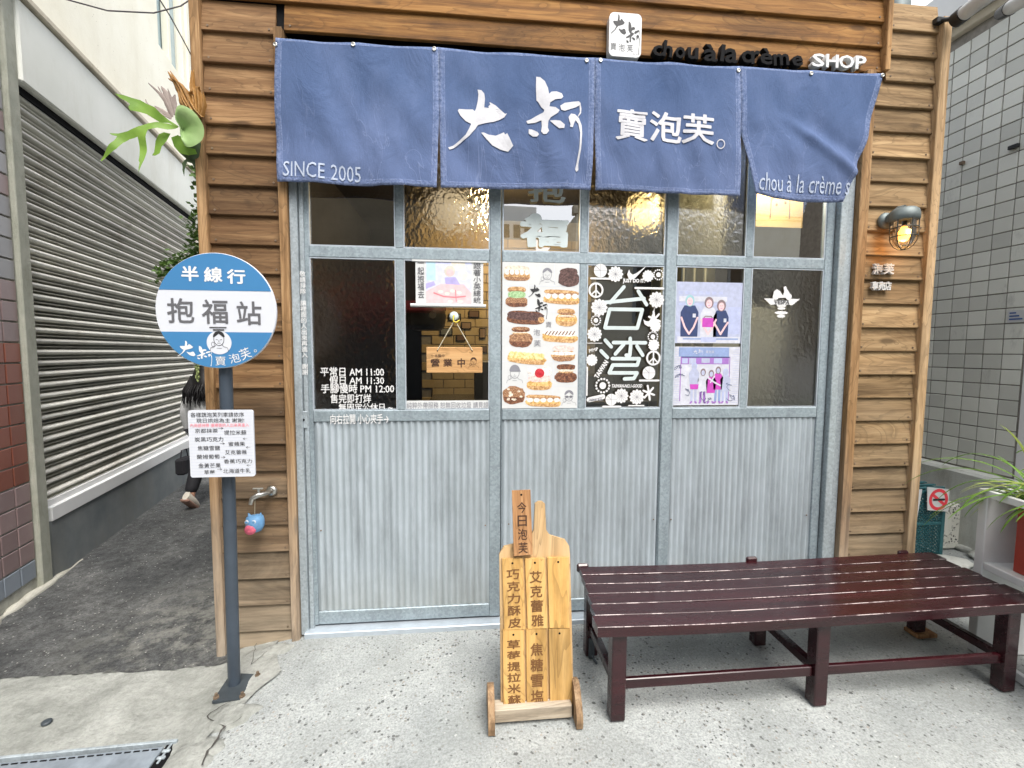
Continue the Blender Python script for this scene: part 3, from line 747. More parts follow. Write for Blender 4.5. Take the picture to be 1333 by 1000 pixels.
CH = M['glass']; HM = M['hammered']
def door(label, x0, x1, st, mun, panes, y, wmid=.04):
    """x0,x1 outer edges; st stile widths; mun muntin centre"""
    d = thing('sliding_door', label, 'door', loc=(0, y, 0), group='galvanised sliding doors')
    a, b = x0+st[0], x1-st[1]; D = .036
    part('stile', d, M['galv_door'], (x0, a, 0, D, .030, 2.735)); part('stile', d, M['galv_door'], (b, x1, 0, D, .030, 2.735))
    for n_, (z0, z1) in {'bottom_rail': (.032, .103), 'middle_rail': (1.131, 1.190), 'transom_rail': (1.976, 2.032), 'top_rail': (2.69, 2.735)}.items():
        part(n_, d, M['galv_door'], (a+.0005, b-.0005, .001, D-.001, z0, z1))
    for z0, z1 in ((1.1905, 1.9755), (2.0325, 2.6895)):
        part('muntin', d, M['galv_door'], (mun-wmid/2, mun+wmid/2, .003, D-.003, z0, z1))
    k = 0
    for z0, z1 in ((1.1905, 1.9755), (2.0325, 2.6895)):
        for c0, c1 in ((a, mun-wmid/2), (mun+wmid/2, b)):
            g = MB(); f = .006                     # glazing bead
            bead = MB().box(c0, c0+f, .004, .016, z0, z1).box(c1-f, c1, .004, .016, z0, z1).box(c0+f, c1-f, .004, .016, z0, z0+f).box(c0+f, c1-f, .004, .016, z1-f, z1)
            build(bead, 'glazing_bead', M['sill'], d)
            g.add([(c0, .018, z0), (c1, .018, z0), (c1, .018, z1), (c0, .018, z1)], [(0,1,2,3)])
            build(g, 'pane', (M['mirror_glass'] if z0 > 2 else CH, HM)[panes[k]], d, (0, 0, 0)); k += 1
    # corrugated sheet
    mb = MB(); vs = []; z0, z1 = .1035, 1.1305; n = int((b-a)/.0043)
    for i in range(n+1):
        x = a+(b-a)*i/n; q = .010+.0025*noise.noise(Vector((x*3, 5, x0)))+.0046*cos(2*pi*(x-a)/.0345)
        vs += [(x, q, z0), (x, q, z1)]
    mb.add(vs, [(2*i, 2*i+2, 2*i+3, 2*i+1) for i in range(n)], 0, True)
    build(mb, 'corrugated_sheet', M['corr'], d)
    return d
d1 = door('left galvanised sliding door with opening hours lettered on its lower glass', -.838, .172, (.034, .060), (FAC.hit(521, 430)[0]), [1, 0, 0, 1], .004)
d2 = door('middle galvanised sliding door with pastry poster and white sticker window', .176, 1.100, (.004, .028), FAC.hit(759.3, 430)[0], [0, 0, 0, 1], .012)
d3 = door('right galvanised sliding door with two group photographs in its glass', 1.076, 2.058, (.060, .050), FAC.hit(972, 440)[0], [0, 1, 1, 0], .004)
# screws on the sheets and the round pull on the left stile
sc = MB().lathe([(.004, 0), (.004, -.003), (.001, -.004)], axis='Y', seg=8).mesh('screw', M['bolt'])
for d, xs in ((d1, (-.78, .09)), (d2, (.22, 1.05)), (d3, (1.15, 1.98))):
    for x in xs:
        for z in (.55, ): link('screw', sc, d, (x, .004, z))
hx, hz = FAC.hit(397, 546)
build(MB().box(-.017, .017, -.006, 0, -.045, .045, .012).lathe([(.006, -.006), (.006, -.010)], axis='Y', seg=12, mat=1), 'pull_plate', [M['galv_dark'], M['black']], fr, (hx, -.013, hz))

def letter_on(parent, body, box, mat, off, bold=0.01, y0=0.0, **kw):
    """box in photograph pixels, on the facade plane moved off metres proud; y0 = parent's own y"""
    return lettering(body, prect(FAC, *box, off), -off-y0, mat, parent, bold=bold, **kw)
GO = -.016                                    # lettering sits on the glass, a little behind the frame face
for body, box in (('平常日 AM 11:00', (417,478,500,490)), ('假日 AM 11:30', (429,489.5,500,501)), ('手腳慢時 PM 12:00', (418,500,513,512)), ('售完即打烊', (430,513,483,525)), ('無固定公休日 ~', (441,525,511,535.5))):
    letter_on(d1, body, box, M['white_ink'], GO, .014, y0=.004, wob=.002)
letter_on(d1, '向右拉開 小心夾手→', (430,539,506,552), M['white_ink'], .002, .012, y0=.004)
letter_on(d1, '\n'.join('敬請排隊 讓裡面的人出來再進入 謝謝'), (391.5,353,399.5,488), M['white_ink'], .016, .012, y0=.004)

# ---- printed sheets on and behind the glass
def flat_thing(name, label, cat, box, off, mat, thick=.0015, group=None):
    r = prect(FAC, *box, off); cx_, cz_ = (r[0]+r[2])/2, (r[1]+r[3])/2
    t = thing(name, label, cat, loc=(0, 0, 0), group=group)
    build(MB().box(r[0], r[2], -off, -off+thick, r[1], r[3]), 'sheet', mat, t)
    return t, r
class Sub:
    """maps the pixels of an enlarged crop (sx by sy px) onto a rectangle"""
    def __init__(s, r, w, h): s.r = r; s.w = w; s.h = h
    def __call__(s, x, y): r = s.r; return (r[0]+x/s.w*(r[2]-r[0]), r[3]-y/s.h*(r[3]-r[1]))
    def k(s): return (s.r[2]-s.r[0])/s.w
    def rect(s, x0, y0, x1, y1): a = s(x0, y1); b = s(x1, y0); return (a[0], a[1], b[0], b[1])
def portrait(mb, s, cx_, cy, R_, y, ink=0, style='band'):
    """line drawing of a face with a hair band, centred on crop pixels"""
    k = s.k(); P = lambda pts: [s(cx_+a*R_, cy+b*R_) for a, b in pts]; w = .055*R_*k
    arc = lambda x, y_, rx, ry, a0, a1, n=12: [(x+rx*cos(a0+(a1-a0)*i/n), y_-ry*sin(a0+(a1-a0)*i/n)) for i in range(n+1)]
    mb.ribbon(P(arc(0, -.05, .52, .62, pi, 2*pi)), w, y, ink)
    mb.ribbon(P([(-.52,-.05), (-.5,-.3)]), w, y, ink); mb.ribbon(P([(.52,-.05), (.5,-.3)]), w, y, ink)
    if style == 'cap':
        mb.flat(P(arc(0, -.3, .62, .75, 0, pi, 14)), y, ink); mb.flat(P([(-.66,-.36), (.66,-.36), (.72,-.22), (-.5,-.22)])[::-1], y-1e-4, ink)
    else:
        mb.flat(P(arc(0, -.28, .60, .62, 0, pi, 14)+[(-.42,-.3), (0,-.62), (.42,-.3)]), y, ink)
    if style == 'shades':
        mb.flat(P(arc(-.25, 0, .2, .17, 0, 2*pi)), y, ink); mb.flat(P(arc(.25, 0, .2, .17, 0, 2*pi)), y, ink); mb.ribbon(P([(-.55,-.06), (.55,-.06)]), w, y, ink)
    elif style != 'cap':
        for sx in (-1, 1): mb.ribbon(P([(.3*sx, -.04), (.12*sx, 0)]), w*.8, y, ink)
    mb.ribbon(P([(0,.05), (-.04,.22), (.06,.22)]), w*.6, y, ink); mb.ribbon(P(arc(0,.3,.16,.08,pi,2*pi,6)), w*.6, y, ink)
    mb.ribbon(P([(-.3,.5), (-.5,.7), (-.85,.8), (-.95,1.15)]), w*.7, y, ink); mb.ribbon(P([(.3,.5), (.5,.7), (.85,.8), (.95,1.15)]), w*.7, y, ink)
    mb.ribbon(P(arc(-.62,.45,.16,.24,0,2*pi,8)), w*.6, y, ink); mb.ribbon(P([(-.25,.85), (.25,.85)]), w*.7, y, ink)

# ---------------- pastry poster
def food(name, c1, c2, sc=160):
    mt, n, p, o = mat_new(name); v = coords(n)
    c = ramp(n, tex_noise(n, v, sc*.55, 6, .75), [(.34, tuple(a*.55 for a in c1)), (.46, c1), (.6, c2)]); setc(n, p, c, .6); return mt
FD = dict(choux=food('print_choux', (.42,.22,.08), (.72,.47,.24)), crust=food('print_crust', (.22,.10,.05), (.52,.30,.16), 260), choc=food('print_chocolate', (.06,.028,.025), (.16,.085,.075)),
          cream=food('print_cream', (.66,.56,.44), (.80,.74,.64)), white=food('print_whip', (.74,.68,.64), (.85,.82,.8)), green=food('print_pistachio', (.28,.46,.22), (.46,.62,.36)),
          yellow=food('print_custard', (.66,.56,.20), (.80,.72,.42)), gold=food('print_gold', (.58,.33,.09), (.80,.56,.25)), pink=food('print_pink', (.74,.50,.46), (.8,.66,.6)), red=food('print_cherry', (.45,.01,.02), (.65,.06,.08), 60), dark=food('print_dark', (.10,.035,.018), (.28,.12,.06)))
FK = list(FD)
t, r = flat_thing('pastry_poster', 'tall white poster of cream puffs and eclairs in the middle door', 'poster', (653.8,342,752.5,531.5), GO+.004, M['paper'])
s = Sub(r, 490, 947); y0 = -(GO+.004)
lines = MB()
for x in (165, 330): lines.ribbon([s(x, 5), s(x, 940)], .0012, y0-.0006)
for yy in (150, 315, 480, 640, 800): lines.ribbon([s(5, yy), s(485, yy)], .0012, y0-.0006)
build(lines, 'grid_line', simple('pale_blue_line', (.6,.66,.78), .6, 0, .1, 5, 0), t)
def blob(mb, cx_, cy, w, h, y, mt, n=26, seed=0, e=2.6, jag=.05, rot=0):
    pts = []
    for i in range(n):
        a = 2*pi*i/n; c, q = cos(a), sin(a); q2 = (abs(c)**e+abs(q)**e)**(-1/e)
        f = 1+jag*noise.noise(Vector((c*3, q*3, seed)))*2
        x, z = c*q2*w/2*f, q*q2*h/2*f
        x, z = x*cos(rot)-z*sin(rot), x*sin(rot)+z*cos(rot)
        pts.append(s(cx_+x, cy-z))
    mb.flat(pts, y, FK.index(mt))
    if mt in SHD and w > 40:                  # printed photograph: darker baked foot, lighter top
        cx0 = s(cx_, cy)
        mb.flat([(cx0[0]+(a-cx0[0])*.93, min(b, cx0[1]-h*.10*s.k())) for a, b in pts], y-3e-5, FK.index(SHD[mt]))
SHD = {'choux': 'crust', 'gold': 'choux', 'crust': 'dark', 'choc': 'choc', 'cream': 'choux', 'yellow': 'yellow'}
def pastry(cx_, cy, w, h, kind, sd_):
    cx_ -= 17; cy -= 33; mb = MB(); Y = y0-.0008; e = 1e-4
    r_ = -.05 if w > 200 else 0
    if kind == 'eclair_white': blob(mb, cx_, cy+h*.2, w, h*.62, Y, 'choux', seed=sd_, e=3.4, rot=r_); blob(mb, cx_, cy-h*.22, w*.96, h*.5, Y-e, 'cream', seed=sd_+1, e=3, rot=r_)
    if kind in ('eclair_white', 'eclair_balls'):
        if kind == 'eclair_balls': blob(mb, cx_, cy+h*.2, w, h*.6, Y, 'gold', seed=sd_, e=3.6, rot=r_); blob(mb, cx_, cy-h*.3, w*.98, h*.35, Y-e, 'choux', seed=sd_+2, e=3, rot=r_)
        for i in range(5): blob(mb, cx_+w*(-.38+.19*i), cy-h*.05-.05*w*(-.38+.19*i)*.0, w*.17, h*.36, Y-(3+i)*e, 'white', seed=i, e=2)
    if kind == 'bun_choc': blob(mb, cx_, cy+h*.1, w, h*.8, Y, 'choc', seed=sd_); blob(mb, cx_, cy-h*.25, w*.8, h*.42, Y-e, 'choc', seed=sd_+1, jag=.1)
    if kind == 'bun_green': blob(mb, cx_, cy+h*.26, w, h*.5, Y, 'crust', seed=sd_, e=3); blob(mb, cx_, cy-h*.1, w*.78, h*.34, Y-2*e, 'green', seed=2); blob(mb, cx_, cy-h*.34, w*.8, h*.3, Y-e, 'choux', seed=3)
    if kind == 'eclair_choc': blob(mb, cx_, cy, w, h*.85, Y, 'dark', seed=sd_, e=4, rot=r_); blob(mb, cx_, cy-h*.1, w*.96, h*.5, Y-e, 'choc', seed=sd_+1, e=3.5, rot=r_); blob(mb, cx_+w*.42, cy+h*.12, w*.16, h*.36, Y-2*e, 'choux', seed=6)
    if kind == 'bun_gold': blob(mb, cx_, cy+h*.14, w, h*.7, Y, 'gold', seed=sd_); blob(mb, cx_, cy-h*.3, w*.82, h*.35, Y-e, 'choux', seed=sd_+1); blob(mb, cx_, cy-h*.05, w*.8, h*.14, Y-2*e, 'cream', seed=1)
    if kind == 'bun_crust': blob(mb, cx_, cy+h*.14, w, h*.72, Y, 'crust', seed=sd_); blob(mb, cx_, cy-h*.2, w*.74, h*.16, Y-e, 'cream', seed=1); blob(mb, cx_, cy-h*.36, w*.78, h*.26, Y-2*e, 'crust', seed=3)
    if kind == 'eclair_stripe':
        blob(mb, cx_, cy+h*.15, w, h*.66, Y, 'gold', seed=sd_, e=3.6, rot=r_); blob(mb, cx_, cy-h*.15, w*.95, h*.4, Y-e, 'white', seed=4, e=3, rot=r_)
        for i in range(9): blob(mb, cx_+w*(-.38+.095*i), cy-h*.16, w*.03, h*.36, Y-2*e-i*1e-5, 'dark', seed=i, rot=-.6)
    if kind == 'eclair_custard':
        blob(mb, cx_, cy+h*.2, w, h*.6, Y, 'gold', seed=sd_, e=3.6, rot=r_-.05)
        for i in range(8): blob(mb, cx_+w*(-.4+.112*i), cy-h*.12+i*h*.02, w*.15, h*.42, Y-(1+i)*e, 'yellow', seed=i, rot=-.5)
    if kind == 'bun_split': blob(mb, cx_, cy+h*.12, w*.95, h*.75, Y, 'choux', seed=sd_); blob(mb, cx_, cy-.0*h, w, h*.22, Y-e, 'white', seed=2, jag=.12); blob(mb, cx_, cy-h*.3, w*.85, h*.36, Y-2*e, 'pink', seed=4)
    if kind == 'bun_dark': blob(mb, cx_, cy+h*.2, w, h*.58, Y, 'dark', seed=sd_); blob(mb, cx_, cy-h*.12, w*.7, h*.2, Y-2*e, 'cream', seed=1); blob(mb, cx_, cy-h*.34, w*.82, h*.32, Y-e, 'dark', seed=8)
    if kind == 'cherry':
        blob(mb, cx_, cy+h*.28, w, h*.46, Y, 'gold', seed=sd_); blob(mb, cx_, cy+.02*h, w*.9, h*.3, Y-e, 'pink', seed=3)
        for a in (-.28, .28): blob(mb, cx_+a*w, cy-h*.28, w*.4, h*.38, Y-2*e, 'white', seed=9+a)
        blob(mb, cx_, cy-h*.2, w*.38, h*.38, Y-4*e, 'red', seed=1, e=2, jag=0)
    if kind == 'crusty': blob(mb, cx_, cy, w, h, Y, 'crust', seed=sd_, jag=.08); [blob(mb, cx_+random.uniform(-.35,.35)*w, cy+random.uniform(-.35,.3)*h, w*.13, h*.1, Y-e-i*1e-5, 'cream', seed=i) for i in range(14)]
    build(mb, 'printed_pastry', list(FD.values()), t)
for i, q in enumerate([(108,102,165,98,'eclair_white'), (440,120,135,125,'bun_choc'), (108,253,145,130,'bun_green'), (395,250,230,95,'eclair_balls'), (165,388,240,100,'eclair_choc'), (428,382,140,120,'bun_gold'), (135,512,150,135,'bun_crust'), (388,500,232,95,'eclair_stripe'), (175,638,245,100,'eclair_custard'), (412,618,165,108,'bun_split'), (430,750,148,125,'bun_dark'), (258,780,165,160,'cherry'), (93,893,140,118,'crusty'), (285,930,230,80,'eclair_balls')]):
    pastry(*q, i*1.7)
for a, b, c_, sty in ((285, 79, 52, 'band'), (81, 717, 55, 'cap'), (436, 872, 50, 'shades')):
    mb = MB(); portrait(mb, s, a, b, c_, y0-.0009, style=sty); build(mb, 'line_drawing', M['soft_ink'], t)
brush(BIG, BIG_BOX, s.rect(165, 142, 245, 222), y0-.002, M['ink'], t); brush(UNC, UNC_BOX, s.rect(208, 232, 288, 362), y0-.002, M['ink'], t)
for ch, bx in (('賣', (278,378,316,414)), ('泡', (200,428,242,468)), ('芙', (203,498,248,540))): lettering(ch, s.rect(*bx), y0-.002, M['soft_ink'], t)

# ---------------- white cut-out sticker window
st = thing('window_sticker', 'white cut vinyl sticker of large characters, daisies and swooshes on dark glass', 'sticker')
r = prect(FAC, 765, 343, 863.5, 532, GO+.003); s = Sub(r, 493, 945); y0 = -(GO+.003); k = s.k()
def sp(pts): return [s(a-25, b-40) for a, b in pts]
mb = MB(); w = 23*k
for i, pts in enumerate([[(252,190),(165,293)], [(125,293),(385,262)], [(345,215),(402,302)], [(135,455),(163,335),(375,335),(345,455),(135,455)],
    [(138,535),(178,578)], [(112,605),(155,648)], [(192,550),(402,550)], [(300,522),(300,548)], [(258,562),(205,625)], [(305,556),(300,632),(275,632)], [(345,572),(385,632)],
    [(185,655),(362,655),(350,697),(190,697),(168,748),(350,748),(330,785),(268,788)]]): mb.ribbon(sp(pts), w, y0-i*2e-4)
build(mb, 'lettering', M['frosted'], st)
def flower(mb, cx_, cy, R_, y, petals=12, hole=False):
    x, z = s(cx_-25, cy-40); q = R_*k; n = petals*6
    pts = [(x+cos(2*pi*i/n)*q*(.80+.2*abs(cos(petals*pi*i/n))), z+sin(2*pi*i/n)*q*(.80+.2*abs(cos(petals*pi*i/n)))) for i in range(n)]
    mb.flat(pts, y)
def ring(mb, cx_, cy, R_, wd, y, n=24): x, z = s(cx_-25, cy-40); mb.ribbon([(x+cos(2*pi*i/n)*R_*k, z+sin(2*pi*i/n)*R_*k) for i in range(n+1)], wd*k, y)
def swoosh(mb, cx_, cy, L, rot, y):
    o = [(-.5,.12),(-.44,.34),(-.30,.42),(-.1,.34),(.55,-.22),(-.05,.12),(-.22,.16),(-.33,.06),(-.38,-.12)]
    mb.flat([s(cx_-25+(a*cos(rot)-b*sin(rot))*L, cy-40+(a*sin(rot)+b*cos(rot))*L) for a, b in o], y)
mb = MB(); Y = y0-.003
for a, b, c in ((195,110,50), (405,118,38), (95,325,54), (68,497,48), (465,270,52), (455,565,38), (53,665,38), (250,900,48), (352,908,50), (462,440,38)): flower(mb, a, b, c, Y)
for a, b, c in ((98,90,42), (428,748,42), (185,925,38)): x, z = s(a-25, b-40); mb.disc(x, z, c*k, Y-.0002); mb.ribbon(sp([(a-c*1.4, b+c*1.2), (a+c*1.6, b+c*1.2)]), 12*k, Y-.0004)
for a, b, c in ((72,215,42), (455,650,42)): ring(mb, a, b, c, 12, Y); mb.ribbon(sp([(a, b-c), (a, b+c)]), 9*k, Y-.0002); mb.ribbon(sp([(a-c*.7, b+c*.7), (a, b)]), 9*k, Y-.0003); mb.ribbon(sp([(a+c*.7, b+c*.7), (a, b)]), 9*k, Y-.0004)
for a, b, c in ((473,108,34), (75,408,32), (448,510,34), (127,832,48)):
    x, z = s(a-25, b-40); mb.disc(x, z, c*.45*k, Y)
    for i in range(14): mb.disc(x+cos(i*2*pi/14)*c*.9*k, z+sin(i*2*pi/14)*c*.9*k, c*.16*k, Y-1e-5*i, n=6)
swoosh(mb, 330, 88, 125, -.12, Y-.0005); swoosh(mb, 425, 378, 120, -.75, Y-.0005)
mb.ribbon(sp([(325,196),(508,196)]), 13*k, Y); mb.ribbon(sp([(25,712),(25,895)]), 9*k, Y); mb.ribbon(sp([(22,555),(118,555)]), 4*k, Y); mb.ribbon(sp([(300,965),(400,965)]), 8*k, Y)
for a, b in ((455,395), (430,880)):                       # petal sprays
    for i in range(6): mb.ribbon(sp([(a, b), (a+cos(i*1.05+.3)*38, b+sin(i*1.05+.3)*48)]), 13*k, Y-.0006-i*1e-4)
mb.ribbon(sp([(40,925),(130,905)]), 32*k, Y)
build(mb, 'decoration', M['white_ink'], st)
sw = MB(); sw.ribbon(sp([(33,935),(132,905)]), 3*k, Y-.001)
for a, b, c in ((195,110,50), (95,325,54), (68,497,48), (465,270,52), (250,900,48), (352,908,50)):
    for i in range(6): sw.ribbon(sp([(a-cos(i*.52)*c*.7, b-sin(i*.52)*c*.7), (a+cos(i*.52)*c*.7, b+sin(i*.52)*c*.7)]), 1.3*k, Y-.0008-i*1e-5)
for a, b, c in ((98,90,42), (428,748,42), (185,925,38)): sw.ribbon(sp([(a-c, b), (a+c, b)]), 1.5*k, Y-.001); sw.ribbon(sp([(a, b-c), (a, b+c)]), 1.5*k, Y-.001); sw.ribbon(sp([(a-c*.7, b-c*.7), (a, b)]), 2.5*k, Y-.001)
build(sw, 'line_drawing', M['soft_ink'], st)
lettering('JUST DO IT.', s.rect(217, 97, 360, 130), Y-.002, M['white_ink'], st, bold=.05)
lettering('NIKE AIR', s.rect(18, 876, 102, 892), Y-.003, M['soft_ink'], st, bold=.03)
lettering('PIMP', s.rect(8, 548, 68, 570), Y-.002, M['white_ink'], st, bold=.02, rot=.25)
a = s(115-25, 725-40); lettering('TAIWAN', (a[0]-.055, a[1]-.014, a[0]+.055, a[1]+.014), Y-.002, M['white_ink'], st, bold=.05, rot=1.0)
lettering('TAIWAN-NO.1-GOOD', s.rect(160, 782, 360, 806), Y-.002, M['white_ink'], st, bold=.04, shear=.3)

# ---------------- photographs
def face_ink(name, c): return simple(name, c, .5, 0, .15, 40, 0)
PH = [face_ink('photo_pale', (.42,.45,.60)), face_ink('photo_skin', (.78,.52,.54)), face_ink('photo_navy', (.03,.05,.14)), face_ink('photo_white', (.56,.57,.64)), face_ink('photo_hair', (.22,.16,.17)), face_ink('photo_magenta', (.50,.06,.42)), face_ink('photo_blue', (.25,.33,.55)), face_ink('photo_violet', (.33,.16,.48)), face_ink('photo_grey', (.42,.46,.66)), face_ink('photo_teal', (.3,.5,.55))]
t, r = flat_thing('photo_print', 'upper group photograph of three people indoors in the right door', 'photograph', (879,367.5,965.5,447), GO+.004, PH[0]); s = Sub(r, 480, 450); y0 = -(GO+.004)-.0006
mb = MB()
def rc(a, b, c, d, m_, yy): mb.flat([s(a, d), s(c, d), s(c, b), s(a, b)], yy, m_)
for i in range(7): rc(20+i*48, 68, 50+i*48, 90, 8, y0)
rc(25, 105, 370, 142, 3, y0); 
for i in range(3): rc(25+i*110, 155, 90+i*110, 172, 8, y0)
rc(380, 180, 470, 380, 8, y0); rc(20, 400, 475, 448, 3, y0); rc(60, 412, 460, 424, 6, y0-1e-4); rc(190, 405, 300, 440, 8, y0-2e-4)
def person_print(cx_, top, hw, shirt, hair, bag=False, base=402):
    mb.flat([s(cx_-hw, top+130), s(cx_-hw*.6, top+80), s(cx_+hw*.6, top+80), s(cx_+hw, top+130), s(cx_+hw*.95, base), s(cx_-hw*.95, base)][::-1], y0-3e-4, shirt)
    mb.disc(*s(cx_, top+45), 33*s.k(), y0-4e-4, hair, 18, 40*s.k()); mb.disc(*s(cx_, top+52), 21*s.k(), y0-5e-4, 1, 16, 28*s.k()); mb.ribbon([s(cx_-7, top+46), s(cx_-5, top+46)], 4*s.k(), y0-6e-4, 4); mb.ribbon([s(cx_+6, top+46), s(cx_+8, top+46)], 4*s.k(), y0-6e-4, 4); mb.ribbon([s(cx_-6, top+66), s(cx_+6, top+66)], 3*s.k(), y0-6e-4, 5)
    mb.ribbon([s(cx_-hw*.9, top+170), s(cx_-hw*.5, base-70), s(cx_, base-20)], 13*s.k(), y0-6e-4, 1); mb.ribbon([s(cx_+hw*.9, top+170), s(cx_+hw*.5, base-70), s(cx_, base-20)], 13*s.k(), y0-7e-4, 1)
    if shirt == 2: rc(cx_+hw*.35, top+140, cx_+hw*.7, top+168, 3, y0-8e-4)
person_print(240, 105, 60, 3, 4); person_print(102, 92, 64, 2, 9); person_print(330, 125, 56, 2, 4)
rc(195, 262, 275, 330, 5, y0-1e-3); mb.ribbon([s(205,262), s(215,250), s(258,250), s(268,262)], 6*s.k(), y0-1.1e-3, 4)
build(mb, 'printed_figures', PH, t)
t, r = flat_thing('photo_print', 'lower faded group photograph outside a shop with signatures', 'photograph', (876.5,451.5,962,527.5), GO+.004, PH[3]); s = Sub(r, 480, 430)
mb = MB()
for i in range(24): rc(2, 20+i*17, 45, 22+i*17, 8, y0); rc(430, 20+i*17, 478, 22+i*17, 8, y0-1e-5)
rc(35, 5, 400, 72, 6, y0); brush(BIG, BIG_BOX, s.rect(135, 22, 168, 52), y0-8e-4, PH[3], t); brush(UNC, UNC_BOX, s.rect(172, 18, 208, 60), y0-8e-4, PH[3], t); lettering('賣泡芙', s.rect(228, 28, 290, 48), y0-8e-4, PH[3], t)
rc(50, 72, 410, 80, 2, y0-1e-4); rc(52, 80, 400, 128, 7, y0); rc(60, 85, 100, 122, 8, y0-1e-4); rc(110, 84, 160, 126, 0, y0-1e-4); rc(200, 84, 260, 118, 0, y0-1e-4); rc(290, 84, 350, 122, 8, y0-1e-4)
rc(48, 72, 54, 400, 7, y0-2e-4); rc(404, 72, 410, 400, 7, y0-2e-4)
for cx_, m1, m2, tp in ((150, 0, 0, 120), (215, 3, 7, 165), (275, 5, 3, 175), (325, 5, 6, 150), (380, 0, 8, 165)):
    mb.flat([s(cx_-38, tp+75), s(cx_-20, tp+45), s(cx_+20, tp+45), s(cx_+38, tp+75), s(cx_+30, tp+165), s(cx_-30, tp+165)][::-1], y0-3e-4, m1)
    mb.disc(*s(cx_, tp+22), 20*s.k(), y0-4e-4, 4 if m1 != 0 else 8, 14, 27*s.k()); mb.disc(*s(cx_, tp+26), 13*s.k(), y0-5e-4, 0, 14, 18*s.k())
    for q in (-13, 13): mb.ribbon([s(cx_+q, tp+165), s(cx_+q*1.1, 400)], 17*s.k(), y0-2e-4, m2); mb.ribbon([s(cx_+q, 405), s(cx_+q*1.6, 412)], 13*s.k(), y0-3e-4, 7)
mb.flat([s(120, 275), s(185, 275), s(180, 312), s(125, 312)][::-1], y0-6e-4, 5)
mb.ribbon([s(245,222), s(300,262), s(345,285)], 11*s.k(), y0-7e-4, 3); mb.ribbon([s(300,215), s(270,262)], 9*s.k(), y0-7.5e-4, 3)
build(mb, 'printed_figures', PH, t)
sg = MB(); rnd = random.Random(3)
for cx_, cy in ((45,215), (95,330), (400,290), (420,370), (210,360), (255,380), (30,160)):
    pts = [s(cx_+rnd.uniform(-42,42), cy+rnd.uniform(-34,34)) for _ in range(9)]
    cur = []
    for i in range(len(pts)-2):
        for q in range(5):
            u_ = q/5; a, b, c = pts[i], pts[i+1], pts[i+2]
            cur.append(((1-u_)**2*(a[0]+b[0])/2+2*u_*(1-u_)*b[0]+u_**2*(b[0]+c[0])/2, (1-u_)**2*(a[1]+b[1])/2+2*u_*(1-u_)*b[1]+u_**2*(b[1]+c[1])/2))
    sg.ribbon(cur, 2.6*s.k(), y0-.0012)
build(sg, 'signature', PH[2], t)

# ---------------- roll poster over the hanging sign
t, r = flat_thing('roll_poster', 'white rolled poster with a faded picture and two columns of characters', 'poster', (541,339,629,396), GO+.004, M['paper'])
s = Sub(r, 410, 280); y0 = -(GO+.004)-.0006
PP = [face_ink('poster_lilac', (.60,.62,.85)), face_ink('poster_pink', (.80,.50,.52)), face_ink('poster_red', (.65,.22,.25)), face_ink('poster_cream', (.78,.72,.62)), face_ink('poster_violet', (.42,.38,.68)), face_ink('poster_aqua', (.45,.65,.75)), face_ink('poster_hair', (.62,.58,.50))]
mb = MB()
def rc(a, b, c, d, m_, yy): mb.flat([s(a, d), s(c, d), s(c, b), s(a, b)], yy, m_)
rc(62, 3, 338, 278, 0, y0); rc(66, 5, 120, 130, 5, y0-1e-4); rc(215, 5, 300, 60, 3, y0-1e-4)
mb.flat([s(62,200), s(150,150), s(290,150), s(338,205), s(338,278), s(62,278)][::-1], y0-1e-4, 1)
mb.disc(*s(205,70), 34*s.k(), y0-2e-4, 6, 18); mb.disc(*s(208,78), 22*s.k(), y0-3e-4, 1, 14); mb.flat([s(175,110), s(240,105), s(270,155), s(180,152)][::-1], y0-2.5e-4, 4)
mb.disc(*s(290,95), 30*s.k(), y0-2e-4, 3, 18); mb.flat([s(62,150), s(110,135), s(120,160), s(62,185)][::-1], y0-2e-4, 4)
mb.ribbon([s(110,210), s(170,232), s(240,236), s(300,228)], 9*s.k(), y0-4e-4, 2); mb.ribbon([s(240,190), s(245,262)], 6*s.k(), y0-5e-4, 2)
for a, b in ((150,200), (190,212), (222,195), (262,205), (210,262), (270,262)): mb.disc(*s(a,b), 15*s.k(), y0-3e-4, 3, 12, 9*s.k())
build(mb, 'printed_picture', PP, t)
lettering('\n'.join('一起抱福去'), s.rect(12, 18, 52, 245), y0-.001, M['grey_ink'], t, bold=.01); lettering('\n'.join('跟著小英總統'), s.rect(350, 12, 396, 272), y0-.001, M['grey_ink'], t, bold=.01)
r2 = prect(FAC, 534.5, 394, 632.5, 402, GO+.008)
build(MB().tube([(r2[0], -(GO+.010), (r2[1]+r2[3])/2), (r2[2], -(GO+.010), (r2[1]+r2[3])/2)], .009, 12), 'roller', M['paper'], t)
r2 = prect(FAC, 536, 336.5, 634, 341.5, GO+.008)
build(MB().box(r2[0], r2[2], -(GO+.009), -(GO+.005), r2[1], r2[3], .002), 'top_bar', M['paper'], t)
# strip under the second pane
t, r = flat_thing('notice_strip', 'narrow white strip with a line of characters along the second pane', 'notice', (528.5,521.5,636.8,535), GO+.004, M['paper'])
lettering('純粹外帶服務 恕無回收垃圾 請見諒', (r[0]+.005, r[1]+.012, r[2]-.005, r[3]-.008), y0-.001, M['soft_ink'], t, bold=.0)
